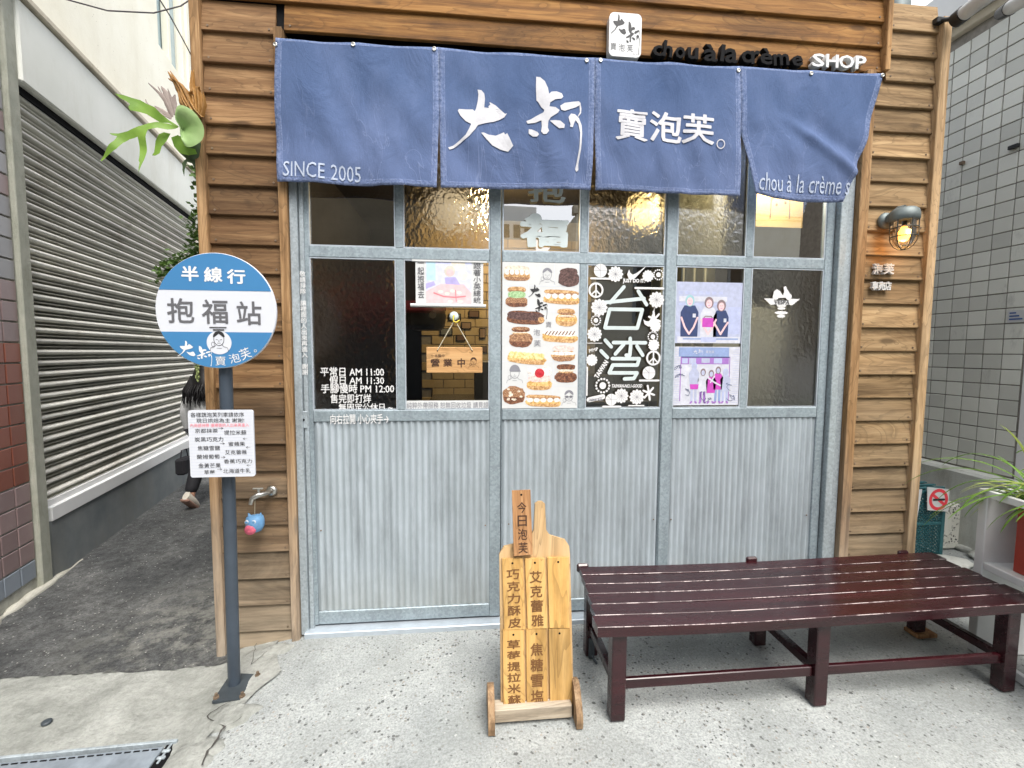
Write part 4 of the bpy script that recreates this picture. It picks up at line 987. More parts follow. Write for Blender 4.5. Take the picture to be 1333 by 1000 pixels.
# ---------------- hanging OPEN board
r = prect(FAC, 555, 452, 628, 485.5, -.002)
t = thing('hanging_sign', 'small wooden board on a cord hanging inside the second pane', 'sign')
b_ = build(MB().box(r[0], r[2], -.001, .009, r[1], r[3], .003), 'board', M['sign_wood'], t)
s = Sub(r, 355, 165); Y = -.0018
for ch, bx in (('營', (25,75,85,125)), ('業', (105,75,165,125)), ('中', (195,72,245,130))): lettering(ch, s.rect(*bx), Y, M['burnt_dark'], t, bold=.025, wob=.002)
lettering('一本腦中', s.rect(30, 45, 115, 65), Y, M['burnt_dark'], t, bold=.01)
mb = MB(); portrait(mb, s, 298, 95, 34, Y); build(mb, 'line_drawing', M['burnt_dark'], t)
hk = prect(FAC, 584, 404, 598, 419, -.002); hx, hz = (hk[0]+hk[2])/2, (hk[1]+hk[3])/2
a, b = s(70, 20), s(290, 20)
build(MB().tube([(hx, -.003, hz-.028), (a[0], -.003, a[1])], .0022, 6).tube([(hx+.008, -.003, hz-.028), (b[0], -.003, b[1])], .0022, 6), 'cord', M['rope'], t)
build(MB().lathe([(.024, .012), (.024, .008), (.018, .003), (.006, 0)], (hx, 0, hz), 'Y', 20), 'suction_cup', M['frosted'], t)
build(MB().tube([(hx, -.004, hz+.005), (hx-.004, -.010, hz-.015), (hx-.002, -.012, hz-.03), (hx+.012, -.010, hz-.034), (hx+.03, -.008, hz-.022)], .004, 8), 'hook', M['yellow'], t)
mb = MB()
for q in (a, b): mb.disc(q[0], q[1]-.004, .0035, Y)
build(mb, 'hole', M['black'], t)

# ---------------- brush characters in the third upper pane, scooter sticker
t = thing('glass_lettering', 'pale frosted characters on the clear glass just under the curtain', 'lettering')
letter_on(t, '福', (676,283,740,323), M['frosted'], GO+.003, .045, wob=.012)
letter_on(t, '抱', (688,232,736,264), M['frosted'], GO+.003, .02, wob=.006)
mb = MB(); q = FAC.hit(697, 285, GO+.003); mb.disc(q[0], q[1], .035, -(GO+.002), n=18, rz=.03); q = FAC.hit(708, 314, GO+.003)
build(mb, 'brush_dot', M['frosted'], t)
t = thing('scooter_sticker', 'white winged scooter sticker on the rightmost pane', 'sticker'); r = prect(FAC, 994, 372, 1041, 414, GO+.003); s = Sub(r, 140, 125); Y = -(GO+.003)
mb = MB()
mb.flat([s(0,50), s(38,50), s(45,58), s(95,58), s(102,50), s(140,50), s(112,75), s(90,72), s(85,82), s(55,82), s(50,72), s(28,75)][::-1], Y)
mb.flat([s(35,40), s(38,22), s(50,14), s(62,22), s(74,38), s(78,20), s(74,4), s(84,2), s(88,12), s(98,26), s(104,44), s(92,46), s(40,48)][::-1], Y-2e-4)
mb.disc(*s(46,42), 12*s.k(), Y-4e-4); mb.disc(*s(96,42), 12*s.k(), Y-4e-4); mb.disc(*s(70,88), 16*s.k(), Y-2e-4, n=18, rz=5*s.k()); mb.disc(*s(70,105), 26*s.k(), Y-2e-4, n=18, rz=6*s.k()); mb.disc(*s(70,118), 16*s.k(), Y-2e-4, n=18, rz=6*s.k())
build(mb, 'emblem', M['white_ink'], t)
lettering('VESPA', s.rect(40, 55, 100, 72), Y-.002, M['grey_ink'], t, bold=.03)

# ================================================================ inside the shop
def room_light(x, y, z, e, r=.05, col=(1, .68, .32)):
    l = bpy.data.lights.new('unseen_room_light', 'POINT'); l.energy = e; l.color = col; l.shadow_soft_size = r
    o = bpy.data.objects.new('unseen_room_light', l); COL.objects.link(o); o.location = (x, y, z); return o
def emit(name, c, s_):
    mt, n, p, o = mat_new(name); setc(n, p, (.8,.7,.5), .5); p.inputs['Emission Color'].default_value = (*c, 1); p.inputs['Emission Strength'].default_value = s_; return mt
M['bulb'] = emit('lit_bulb', (1, .66, .26), 1.1); M['bulb_dim'] = emit('dim_bulb', (1, .74, .46), .3)
for (px, py, yy, rad, mt, lb) in ((828, 285, .55, .10, M['bulb'], 'glowing globe lamp behind the hammered glass of the middle door'), (588, 286, .75, .13, M['bulb_dim'], 'dim globe lamp behind the hammered glass of the left door')):
    p = onY(px, py, yy)
    t = thing('pendant_lamp', lb, 'lamp', loc=p)
    build(MB().lathe([(rad*sin(a), -rad*cos(a)) for a in lin(.1, pi-.1, 12)], seg=20), 'globe', mt, t)
    build(MB().tube([(0, 0, rad*.95), (0, 0, 2.98-p.z)], .006, 6), 'cord', M['black'], t)
l1 = room_light(.3, 1.6, 2.6, 17); room_light(1.5, 1.3, 2.6, 3)
t = thing('serving_counter', 'dark serving counter standing inside the shop behind the glass', 'counter')
build(MB().box(-.3, 2.3, 1.35, 1.9, 0, 1.05, .01), 'cabinet', M['counter'], t); build(MB().box(-.34, 2.34, 1.3, 1.95, 1.051, 1.09, .01), 'worktop', simple('worktop', (.10,.10,.10), .25), t)
build(MB().box(.05, .62, 1.5, 1.8, 1.09, 1.42, .01).box(.9, 1.3, 1.5, 1.8, 1.09, 1.30, .01), 'display_case', M['counter'], t)
frames = [((600,345),(18,13)), ((592,413),(16,9)), ((617,409),(14,9)), ((607,424),(13,9)), ((581,432),(16,9)), ((600,440),(12,8)), ((628,434),(8,14)), ((573,402),(14,6)), ((630,455),(8,8))]
pic = [simple('picture_tan', (.30,.2,.12)), simple('picture_grey', (.2,.22,.22)), simple('picture_brown', (.16,.09,.05))]
for i, ((px, py), (w_, h_)) in enumerate(frames):
    p = onY(px, py, 2.47); sx = 4.87/585; w_, h_ = w_*sx*.5, h_*sx*.5
    lab = ('small framed picture on the brick wall, highest under the roll poster', 'framed picture on the brick wall just right of the yellow hook', 'tan framed picture on the brick wall near the pane edge, upper', 'framed picture on the brick wall between the two cords', 'dark framed picture on the brick wall left of the left cord', 'small framed picture on the brick wall just above the hanging board', 'tall narrow framed picture at the right edge of the second pane', 'wide low framed picture on the brick wall near the helmet', 'square framed picture on the brick wall beside the hanging board')[i]
    t = thing('picture_frame', lab, 'picture', loc=p, group='pictures on the back wall')
    build(MB().box(-w_, w_, -.012, 0, -h_, h_, .003), 'frame', M['black'], t); build(MB().box(-w_*.82, w_*.82, -.014, -.0125, -h_*.78, h_*.78), 'print', pic[i % 3], t)
# helmet and a paper hanging in the dark
p = onY(556, 412, 1.6)
t = thing('helmet', 'black helmet hanging in the shadow inside the second pane', 'helmet', loc=p)
build(MB().lathe([(.02, .16), (.10, .145), (.15, .08), (.165, 0), (.15, -.09), (.12, -.12)], seg=20), 'shell', M['rubber'], t); build(MB().lathe([(.03, -.17), (.03, -.165), (.012, -.172)], (.06, 0, 0), 'Y', 14), 'badge', M['paper'], t)
p = onY(590, 430, 1.2)
# hanging paper drawing in the top right pane, and coat-like shapes behind the hammered panes
r = prect(FAC, 985, 225, 1046, 296, -.35)
t = thing('paper_banner', 'tan paper with a drawn face hanging inside the top right pane', 'paper')
build(MB().box(r[0], r[2], .35, .352, r[1], r[3]+.2), 'sheet', simple('tan_paper', (.45,.30,.12), .8), t)
s = Sub(r, 200, 240); mb = MB(); mb.ribbon([s(60,200), s(62,110), s(90,60), s(130,50), s(140,110), s(142,200)], .007, .348); mb.ribbon([s(62,120), s(85,80), s(138,85)], .010, .3475); mb.disc(*s(85,140), .008, .348); mb.disc(*s(122,130), .008, .348)
build(mb, 'line_drawing', simple('brown_ink', (.16,.09,.04), .8), t)
t = thing('door_curtain', 'tan fabric hanging behind the hammered panes of the right door', 'curtain')
mb = MB(); vs = []; 
for i in range(41):
    x = 1.18+.42*i/40; vs += [(x, .45+.02*sin(i*.9), .9), (x, .45+.02*sin(i*.9), 2.7)]
mb.add(vs, [(2*i, 2*i+2, 2*i+3, 2*i+1) for i in range(40)], 0, True); build(mb, 'fabric', simple('tan_fabric', (.36,.31,.18), .9), t)
t = thing('refrigerator', 'pale grey refrigerator standing behind the scooter sticker pane', 'refrigerator')
build(MB().box(1.65, 2.08, .55, 1.1, 0.0, 1.80, .02), 'body', simple('fridge_paint', (.55,.52,.42), .4), t); build(MB().box(2.02, 2.04, .52, .55, 1.0, 1.5, .006), 'handle', M['black'], t)
room_light(1.86, .20, 2.66, 26, .1, (1, .9, .74))  # added fill light without a lamp, brightens the refrigerator and right panes

# ================================================================ the blue curtain
NP = Plane((0, -.085, 0), (1, 0, 0), (0, 0, 1))
def clothy(x, z):
    d = max(0, 3.04-z)
    y = -.072-.020*min(1, d/.5)
    amp = min(1, .15+d/.55)
    y += amp*(.016*noise.noise(Vector((x*3.1, z*.9, 1)))*2+.006*sin(x*16+2*sin(z*2))+.010*noise.noise(Vector((x*7+z*3, z*3.0-x, 6)))*2+.006*noise.noise(Vector((x*15, z*7, 2))))
    if x > 1.62:                              # the last panel is blown and pulled to the left at its hem
        q = (x-1.62)/.6
        y += -.05*q*min(1, d/.6)*(1)+.006*amp*sin((x-(3.04-z)*.8)*17)*min(1, q*2)
        g_ = (x-1.665)-(2.745-z)*1.25
        y += -.022*math.exp(-(g_/.045)**2)*min(1, max(0, (2.76-z)/.12))+.012*math.exp(-((g_-.13)/.06)**2)*min(1, max(0, (2.80-z)/.2))
    if d < .05: y -= .0
    return y
curt = thing('noren_curtain', 'faded blue cloth shop curtain of four panels with white lettering above the doors', 'curtain')
def P_(px, py): return NP.hit(px, py)
PAN = [  # TL, TR, split-top (right), BR, BL
    ([P_(357,46.5), P_(355.5,140), P_(360.5,236)], [P_(570.5,59.5), P_(571.5,154), P_(568.5,244.8)]),
    ([P_(570.7,59.5), P_(571.7,154), P_(574,244.8)], [P_(774.5,74), P_(772.8,161.7), P_(768.5,248)]),
    ([P_(774.7,74), P_(773.2,161.7), P_(774.8,248)], [P_(965,85), P_(963.4,171.6), P_(961,256)]),
    ([P_(965.2,85), P_(963.8,171.6), P_(980,254)], [P_(1151,95), P_(1121,185), P_(1089,266)])]
def qb(p, t):                                 # through three points
    a, b, c = p
    if t < .5: u_ = t*2; return (a[0]+(b[0]-a[0])*u_, a[1]+(b[1]-a[1])*u_)
    u_ = t*2-1; return (b[0]+(c[0]-b[0])*u_, b[1]+(c[1]-b[1])*u_)
def warp_cloth(me, off=-.0035):
    for v in me.vertices: v.co.y = clothy(v.co.x, v.co.z)+off+v.co.y
for pi_, (Lf, Rt) in enumerate(PAN):
    nu, nv = 46, 44; vs = []; ed = []
    for side in (0, 1):
        for j in range(nv+1):
            t_ = j/nv; a, b = qb(Lf, t_), qb(Rt, t_)
            for i in range(nu+1):
                u_ = i/nu; x = a[0]+(b[0]-a[0])*u_; z = a[1]+(b[1]-a[1])*u_
                if t_ < .02: z -= .006*abs(sin(pi*u_*2))
                if t_ > .9: z += (.004*noise.noise(Vector((x*9, 2, 3))) - (.018*sin(pi*u_) if pi_ == 3 else .0))*(t_-.9)*10
                vs.append((x, clothy(x, z)+.0022*side, z))
                dm = min(u_, 1-u_)*(b[0]-a[0]); dz = min((1-t_), t_+.02)*.68
                if t_ < .5 and pi_ not in (0,) and u_ < .5: pass
                ed.append(min(1, min(dm, dz)/.10))
    n1 = (nu+1)*(nv+1); mb = MB()
    fs = [(j*(nu+1)+i, (j+1)*(nu+1)+i, (j+1)*(nu+1)+i+1, j*(nu+1)+i+1) for j in range(nv) for i in range(nu)]
    fs2 = [tuple(n1+k for k in f[::-1]) for f in fs]
    rim = []
    for i in range(nu): rim += [(i, i+1, n1+i+1, n1+i), (nv*(nu+1)+i+1, nv*(nu+1)+i, n1+nv*(nu+1)+i, n1+nv*(nu+1)+i+1)]
    for j in range(nv): a, b = j*(nu+1), (j+1)*(nu+1); rim += [(b, a, n1+a, n1+b), (a+nu, b+nu, n1+b+nu, n1+a+nu)]
    mb.add(vs, fs+fs2+rim, 0, True); me = mb.mesh('curtain_panel', M['denim'])
    at = me.attributes.new('edge', 'FLOAT', 'POINT'); at.data.foreach_set('value', ed)
    pn = link('curtain_panel', me, curt)
    if pi_ == 0:
        lettering('SINCE 2005', prect(NP, 369, 213, 469, 233), 0, M['cloth_ink_pale'], pn, bold=.0, warp=warp_cloth, rot=-.035, wob=.002)
        # serifs
    if pi_ == 1:
        def crop(x, y): return 570+x/6.665, 90+y/6.665
        b0, b1 = crop(BIG_BOX[0], BIG_BOX[1]), crop(BIG_BOX[2], BIG_BOX[3])
        brush(BIG, BIG_BOX, prect(NP, *b0, *b1), 0, M['cloth_ink'], pn, warp_cloth)
        b0, b1 = crop(UNC_BOX[0], UNC_BOX[1]), crop(UNC_BOX[2], UNC_BOX[3])
        brush(UNC, UNC_BOX, prect(NP, *b0, *b1), 0, M['cloth_ink'], pn, warp_cloth)
    if pi_ == 2:
        for ch, bx in (('賣', (800,144.5,842,186)), ('泡', (844,147,887,187.5)), ('芙', (887,149.5,929,189))):
            lettering(ch, prect(NP, *bx), 0, M['cloth_ink'], pn, bold=.018, warp=warp_cloth, rot=-.02)
        q = prect(NP, 930.5, 183, 942, 195.5); mb = MB(); cx_, cz_ = (q[0]+q[2])/2, (q[1]+q[3])/2
        mb.ribbon([(cx_+cos(2*pi*i/24)*.020, cz_+sin(2*pi*i/24)*.022) for i in range(25)], .005, 0); me = mb.mesh('lettering', M['cloth_ink']); warp_cloth(me, -.004); link('lettering', me, pn)
    if pi_ == 3:
        lettering('chou à la crème s', prect(NP, 984, 231, 1096, 254), 0, M['cloth_ink_pale'], pn, bold=.0, warp=warp_cloth, rot=-.03, wob=.003)
gm = MB().lathe([(.010, .001), (.010, -.003), (.006, -.004), (.005, -.001)], (0, 0, 0), 'Y', 16).mesh('grommet', M['chrome'])
for px, py in ((357,56), (459,56), (565,62), (764,78), (782,78), (962,91), (1057,95), (1149,98)):
    x, z = P_(px, py); link('grommet', gm, curt, (x, clothy(x, z)-.002, z))

# ---------------- lettering and small signs on the timber
t = thing('brand_sign', 'small white rounded box sign with black brush characters above the curtain', 'sign')
BP = Plane((0, -.075, 0), (1, 0, 0), (0, 0, 1)); r = prect(BP, 793, 17, 835, 74)
def rrect(r, rad, n=6):
    x0, z0, x1, z1 = r; pts = []
    for cx_, cz_, a0 in ((x1-rad, z1-rad, 0), (x0+rad, z1-rad, pi/2), (x0+rad, z0+rad, pi), (x1-rad, z0+rad, 3*pi/2)):
        pts += [(cx_+rad*cos(a0+pi/2*i/n), cz_+rad*sin(a0+pi/2*i/n)) for i in range(n+1)]
    return pts
build(MB().prism(rrect(r, .025)[::-1], -.075, -.033), 'box', M['white'], t)
s = Sub(r, 610, 830); X_ = lambda a, b, c, d: s.rect(a-185, b-75, c-185, d-75)
brush(BIG, BIG_BOX, X_(210, 115, 505, 485), -.0762, M['ink'], t); brush(UNC, UNC_BOX, X_(500, 230, 762, 860), -.0762, M['ink'], t)
for ch, bx in (('賣', (212,655,325,790)), ('泡', (365,665,485,805)), ('芙', (525,665,640,810))): lettering(ch, X_(*bx), -.0762, M['grey_ink'], t)
lettering('Dr.x', X_(640, 825, 720, 865), -.0762, M['grey_ink'], t)
t = thing('wall_lettering', 'thick black raised letters reading chou a la creme beside the white ones', 'lettering')
BP = Plane((0, -.05, 0), (1, 0, 0), (0, 0, 1))
for body, bx, rt in (('c', (848,62,861,76), .1), ('h', (862,56,874,77), -.1), ('o', (877,64,890,79), 0), ('u', (893,65,907,80), 0), ('à', (914,61,932,83), 0), ('l', (936,61,941,83), -.1), ('a', (941,66,958,85), 0), ('c', (963,69,975,85), .1), ('r', (975,69,987,86), .1), ('è', (987,66,1003,87), 0), ('m', (1004,73,1024,88), .1), ('e', (1028,75,1042,89), .15)):
    lettering(body, prect(BP, *bx), -.034, M['black'], t, bold=.02, depth=.035, rot=rt, name='letter')
t = thing('wall_lettering', 'white raised letters reading SHOP above the curtain', 'lettering')
for body, bx in (('S', (1055,72,1071,89)), ('H', (1073,73,1089,90)), ('O', (1090,74,1109,91)), ('P', (1111,75,1125,92))):
    lettering(body, prect(BP, *bx), -.034, M['white'], t, bold=.018, depth=.03, name='letter')
t = thing('wall_lettering', 'two lines of small white raised characters under the wall lamp', 'lettering')
for ch, bx in (('泡', (1138,343,1150,357)), ('芙', (1151,343,1165,357)), ('専', (1136,366.5,1144,378)), ('売', (1144,366.5,1153,378)), ('店', (1153,366.5,1161,378))):
    lettering(ch, prect(BP, *bx), -.032, M['white'], t, bold=.025, depth=.016, name='letter')

# ---------------- wall lamp
c = onY(1178, 282, -.135)
t = thing('wall_lamp', 'lit marine bulkhead lamp with wire cage and grey metal hood on the right boards', 'lamp', loc=(c.x, 0, c.z))
wx = onY(1154, 280, -.04).x-c.x
build(MB().lathe([(.042, -.028), (.045, -.036), (.040, -.050), (.022, -.056)], (wx, 0, .005), 'Y', 24), 'wall_plate', M['lamp_metal'], t)
build(MB().tube([(wx, -.05, .005), (wx+.005, -.085, .022), (wx*.6, -.115, .033), (wx*.2, -.13, .030)], [.024, .026, .030, .032], 14), 'arm', M['lamp_metal'], t)
build(MB().lathe([(.02, .047), (.045, .043), (.060, .030), (.066, .005), (.066, -.018), (.058, -.024), (.02, -.024)], (0, -.135, 0), 'Z', 28), 'hood', M['lamp_metal'], t)
def lampglass():
    mt, n, p, o = mat_new('lamp_glass'); n.nodes.remove(p)
    g = N(n, 'ShaderNodeBsdfGlossy', _Roughness=.05); tr = N(n, 'ShaderNodeBsdfTransparent', _Color=(.93,.93,.93,1)); lw = N(n, 'ShaderNodeLayerWeight', _Blend=.35); mx = N(n, 'ShaderNodeMixShader')
    n.links.new(math_(n, 'MULTIPLY', lw.outputs['Fresnel'], .9), mx.inputs[0]); n.links.new(tr.outputs[0], mx.inputs[1]); n.links.new(g.outputs[0], mx.inputs[2]); n.links.new(mx.outputs[0], o.inputs[0]); return mt
build(MB().lathe([(.05, -.024), (.051, -.09), (.047, -.125), (.035, -.150), (.015, -.163), (.004, -.165)], (0, -.135, 0), 'Z', 28), 'glass', lampglass(), t)
cg = MB()
for k in range(3):
    a = pi*k/3+.3; ca, sa = cos(a), sin(a)
    prof = [(.060, -.02), (.060, -.09), (.055, -.13), (.040, -.158), (.02, -.172), (0, -.176)]
    pts = [(r_*ca, -.135+r_*sa, z) for r_, z in prof]+[(-r_*ca, -.135-r_*sa, z) for r_, z in prof[-2::-1]]
    cg.tube(pts, .0032, 6)
for r_, z in ((.060, -.062), (.058, -.108)): cg.tube([(r_*cos(w), -.135+r_*sin(w), z) for w in lin(0, 2*pi, 24)], .0032, 6)
build(cg, 'cage', M['cage'], t)
bl = build(MB().lathe([(.010, -.045), (.014, -.06), (.026, -.085), (.028, -.105), (.020, -.125), (.005, -.132)], (0, -.135, 0), 'Z', 18), 'bulb', emit('amber_bulb', (1, .36, .03), 3.2), t)
build(MB().lathe([(.012, -.024), (.012, -.048)], (0, -.135, 0), 'Z', 12), 'socket', M['rubber'], t)
fl = MB()
for k in range(4): fl.tube([(-.008+.005*k, -.1648, -.10), (-.008+.005*k, -.1648, -.075)], .0012, 4)
build(fl, 'filament', emit('filament', (1, .8, .35), 12), t)
l = bpy.data.lights.new('bulb_light', 'POINT'); l.energy = .7; l.color = (1, .5, .15); l.shadow_soft_size = .03
lo = bpy.data.objects.new('bulb_light', l); COL.objects.link(lo); lo.location = (c.x, -.135, c.z-.14)

# ---------------- tap and owl charm
c = onY(338, 643, -.09)
t = thing('water_tap', 'small chrome garden tap on the left boards', 'tap', loc=(c.x, 0, c.z))
build(MB().lathe([(.026, -.03), (.028, -.036), (.020, -.044), (.010, -.046)], (.035, 0, -.003), 'Y', 20), 'wall_flange', M['chrome'], t)
build(MB().tube([(.035, -.045, -.003), (.022, -.08, -.003), (-.005, -.10, -.004), (-.028, -.11, -.016), (-.035, -.112, -.045)], [.011, .012, .014, .011, .010], 12), 'spout', M['chrome'], t)
build(MB().tube([(.0, -.098, .008), (.0, -.10, .028)], .007, 8).box(-.028, .022, -.106, -.094, .026, .034, .003), 'handle', M['chrome'], t)
c2 = onY(332, 681, -.10)
t = thing('owl_charm', 'blue and pink owl charm dangling on a string from the tap', 'charm', loc=(c2.x, -.10, c2.z))
build(MB().lathe([(.01, -.045), (.030, -.038), (.042, -.015), (.043, .01), (.038, .032), (.02, .040), (.004, .041)], seg=20), 'body', M['owl_blue'], t)
mb = MB()
for sx in (-1, 1): mb.tube([(sx*.022, 0, .03), (sx*.030, 0, .052)], [.012, .002], 8)
build(mb, 'ear', M['owl_blue'], t)
build(MB().lathe([(.027, 0), (.024, -.010), (.006, -.014)], (-.008, -.032, -.020), 'Y', 14), 'belly', M['owl_pink'], t)
for sx in (-1, 1): e_ = build(MB().lathe([(.011, 0), (.010, -.005), (.004, -.0055)], (sx*.016-.006, -.034, .018), 'Y', 14), 'eye', M['paper'], t); build(MB().lathe([(.007, 0), (.006, -.002)], (sx*.016-.006, -.0390, .018), 'Y', 10), 'pupil', M['owl_blue'], e_)
build(MB().tube([(.0, 0, .038), (.004, .0, c.z-c2.z-.012)], .0012, 5), 'string', M['rope'], t)

# ---------------- bus stop style sign
DP = Plane((0, -.42, 0), (1, 0, 0), (0, 0, 1))
base = onZ(305, 891, -.03)
t = thing('stop_sign', 'round blue and white bus stop style sign on a dark grey post', 'sign')
q = DP.hit(282.5, 405); cx_, cz_ = q; rad = (DP.hit(361.5, 405)[0]-DP.hit(204, 405)[0])/2
topx = cx_+.012
px_ = base.x+.0; pt = cz_+rad*.55
build(MB().tube([(px_, base.y, gz(px_)+.01), (topx+.0, -.386, pt)], .0255, 20), 'post', M['pole'], t)
bz = gz(px_)+.018
pl = MB(); cr = [onZ(*p, bz) for p in ((276,913), (318,911), (342,878), (301,876))]
vs = [(c_.x, c_.y, bz) for c_ in cr]+[(c_.x, c_.y, bz-.012) for c_ in cr]
pl.add(vs, [(0,1,2,3), (4,7,6,5), (0,4,5,1), (1,5,6,2), (2,6,7,3), (3,7,4,0)])
build(pl, 'base_plate', M['plate'], t)
for c_ in cr:
    x = c_.x+(px_-c_.x)*.18; y = c_.y+(base.y-c_.y)*.18
    build(MB().lathe([(.013, 0), (.013, .008), (.007, .009), (.007, .022)], (x, y, bz-.001), 'Z', 6, smooth=False), 'bolt', M['bolt'], t)
YD = -.424
dk = build(MB().lathe([(rad, YD+.010), (rad, YD+.003), (rad-.002, YD)], (cx_, 0, cz_), 'Y', 72, smooth=False), 'disc', M['sign_white'], t)
s = Sub((cx_-rad, cz_-rad, cx_+rad, cz_+rad), 990, 925)       # crop: disc spans 25..1015 by 40..965
def dp(a, b): return s(a-25, b-40)
def drect(a, b, c_, d): p, q_ = dp(a, d), dp(c_, b); return (p[0], p[1], q_[0], q_[1])
mb = MB()
for zc, up in ((dp(0, 340)[1], True), (dp(0, 672)[1], False)):
    R_ = rad-.0025; h = zc-cz_; a0 = math.asin(max(-1, min(1, h/R_)))
    A = lin(a0, pi-a0, 40) if up else lin(pi-a0, 2*pi+a0, 40)
    mb.flat([(cx_+R_*cos(a), cz_+R_*sin(a)) for a in A], YD-.0008)
build(mb, 'blue_band', M['sign_blue'], dk)
Y = YD-.0018
for ch, bx in (('半', (250,150,390,270)), ('線', (432,155,582,275)), ('行', (618,168,770,285))): lettering(ch, drect(*bx), Y, M['white_ink'], dk, bold=.028)
for ch, bx in (('抱', (122,405,340,602)), ('福', (402,412,615,605)), ('站', (685,422,892,612))): lettering(ch, drect(*bx), Y, M['grey_ink'], dk, bold=.012)
mb = MB(); mb.disc(*dp(533, 757), .105*rad*2*.98, Y, 0, 40); build(mb, 'white_disc', M['sign_white'], dk)
mb = MB(); s2 = Sub(s.r, 990, 925); portrait(mb, s2, 533-25, 735-40, 80, Y-.001); mb.ribbon([dp(462,635), dp(596,635)], .004, Y-.001); mb.ribbon([dp(492,655), dp(575,655)], .005, Y-.001); build(mb, 'line_drawing', M['ink'], dk)
brush(BIG, BIG_BOX, drect(190, 745, 335, 868), Y, M['white_ink'], dk); brush(UNC, UNC_BOX, drect(345, 785, 470, 950), Y, M['white_ink'], dk)
for ch, bx, rt in (('賣', (495,868,582,942), 0), ('泡', (610,845,700,920), .28), ('芙', (700,800,790,890), .4)): lettering(ch, drect(*bx), Y, M['white_ink'], dk, bold=.0, rot=rt)
mb = MB(); c_ = dp(830, 822); mb.ribbon([(c_[0]+cos(2*pi*i/12)*.005, c_[1]+sin(2*pi*i/12)*.005) for i in range(13)], .0018, Y); build(mb, 'lettering', M['white_ink'], dk)
for xx in (-.0, ): build(MB().box(cx_-.03, cx_+.055, YD+.0105, YD+.022, cz_-.14, cz_-.12, .002).box(cx_-.03, cx_+.055, YD+.0105, YD+.022, cz_+.05, cz_+.07, .002), 'bracket', M['plate'], t)
# ruled notice board below the disc
NP2 = Plane((0, -.432, 0), Vector((1, 0, -.012)), Vector((.02, 0, 1)))
r = prect(DP, 248.5, 533.5, 332.5, 620)
nb = build(MB().prism(rrect((r[0], r[1], r[2], r[3]), .010)[::-1], -.432, -.424), 'notice_board', M['sign_white'], t)
s = Sub(r, 900, 920)
mb = MB()
for i in range(21): mb.ribbon([s(15, 40+i*42), s(885, 40+i*42)], .0006, -.4325)
build(mb, 'ruled_line', simple('ruled_line', (.45,.5,.62), .6, 0, .05, 3, 0), nb)
def nl(body, a, b, c_, d, mt='ink'): lettering(body, s.rect(a-75, b-40, c_-75, d-40), -.4335, M[mt], nb, bold=0.0)
nl('各樣蔬泡芙列車請依序', 115, 70, 850, 135); nl('現日烘焙為主 謝謝!', 190, 150, 850, 210); nl('內用請排隊 讓裡面的人出來再進入', 105, 220, 915, 272, 'pink_ink')
for b_, q in (('京都抹茶', (165,290,480,350)), ('→', (490,275,560,300)), ('提拉米蘇', (565,315,875,380)), ('炭黑巧克力', (155,405,550,470)), ('←', (820,422,885,448)), ('→', (500,483,570,510)), ('蜜蘋果', (620,475,850,535)),
    ('焦糖雪鹽', (190,525,500,588)), ('←', (860,540,920,568)), ('艾克蕾雅', (565,590,870,650)), ('蘭姆葡萄', (175,645,490,705)), ('→', (505,672,572,700)), ('香蕉巧克力', (545,715,940,775)), ('金黃芒果', (190,765,500,830)), ('←', (860,790,920,818)), ('草莓', (265,860,415,920)), ('→', (450,838,520,865)), ('北海道牛乳', (530,845,915,910))): nl(b_, *q)

# ---------------- cutting board menu stand
tilt = R(7); MP = Plane((0, -.665, .0), (1, 0, -.0), (0, sin(tilt), cos(tilt)))
def mq(px, py, off=0.0): return MP.hit(px, py, off)
ms = thing('menu_stand', 'cutting board shaped wooden menu stand with split log feet in front of the middle door', 'menu stand', MP)
ol = [mq(*p) for p in ((652,917), (651,800), (650,722), (656,712), (668,709), (690,700), (695,690), (696.5,656), (701,653), (706,653), (709.5,656), (711,690), (716,697), (736,703), (741,711), (742,722), (744,800), (747,917))]
build(MB().prism(ol, -.0, .018), 'back_board', M['cutting'], ms)
z0 = mq(690, 932)[1]; xl, xr = mq(640, 925)[0], mq(752, 925)[0]
# feet are built level in the stand's frame
foot = Plane((0, -.70, 0), (1, 0, 0), (0, 0, 1))
a = foot.hit(644, 920); b_ = foot.hit(745, 920)
zb0, zb1 = foot.hit(700, 938)[1], foot.hit(700, 921.5)[1]
inv = MP.matrix().inverted()
def in_ms(o): o.matrix_parent_inverse = inv; return o
in_ms(build(MB().box(a[0], b_[0], -.70, -.640, max(.012, zb0), zb1, .003), 'cross_bar', M['grey_wood'], ms))
for sx, px in ((-1, 639), (1, 751)):
    x = foot.hit(px, 920)[0]; mb = MB(); pts = []
    for i in range(17):
        w = pi*i/16; pts.append((-.655+.092*cos(w)*(1+.08*sin(w*5)), .002+.142*sin(w)*(1+.05*cos(w*3))))
    x0, x1 = (x-.012, x+.014)
    vs = [(x0, p[0], p[1]) for p in pts]+[(x1, p[0], p[1]) for p in pts]; n = len(pts)
    mb.add(vs, [tuple(range(n)), tuple(range(n, 2*n))[::-1]]+[(i, n+i, n+(i+1) % n, (i+1) % n) for i in range(n)])
    o = in_ms(build(mb, 'foot', M['bark'], ms))
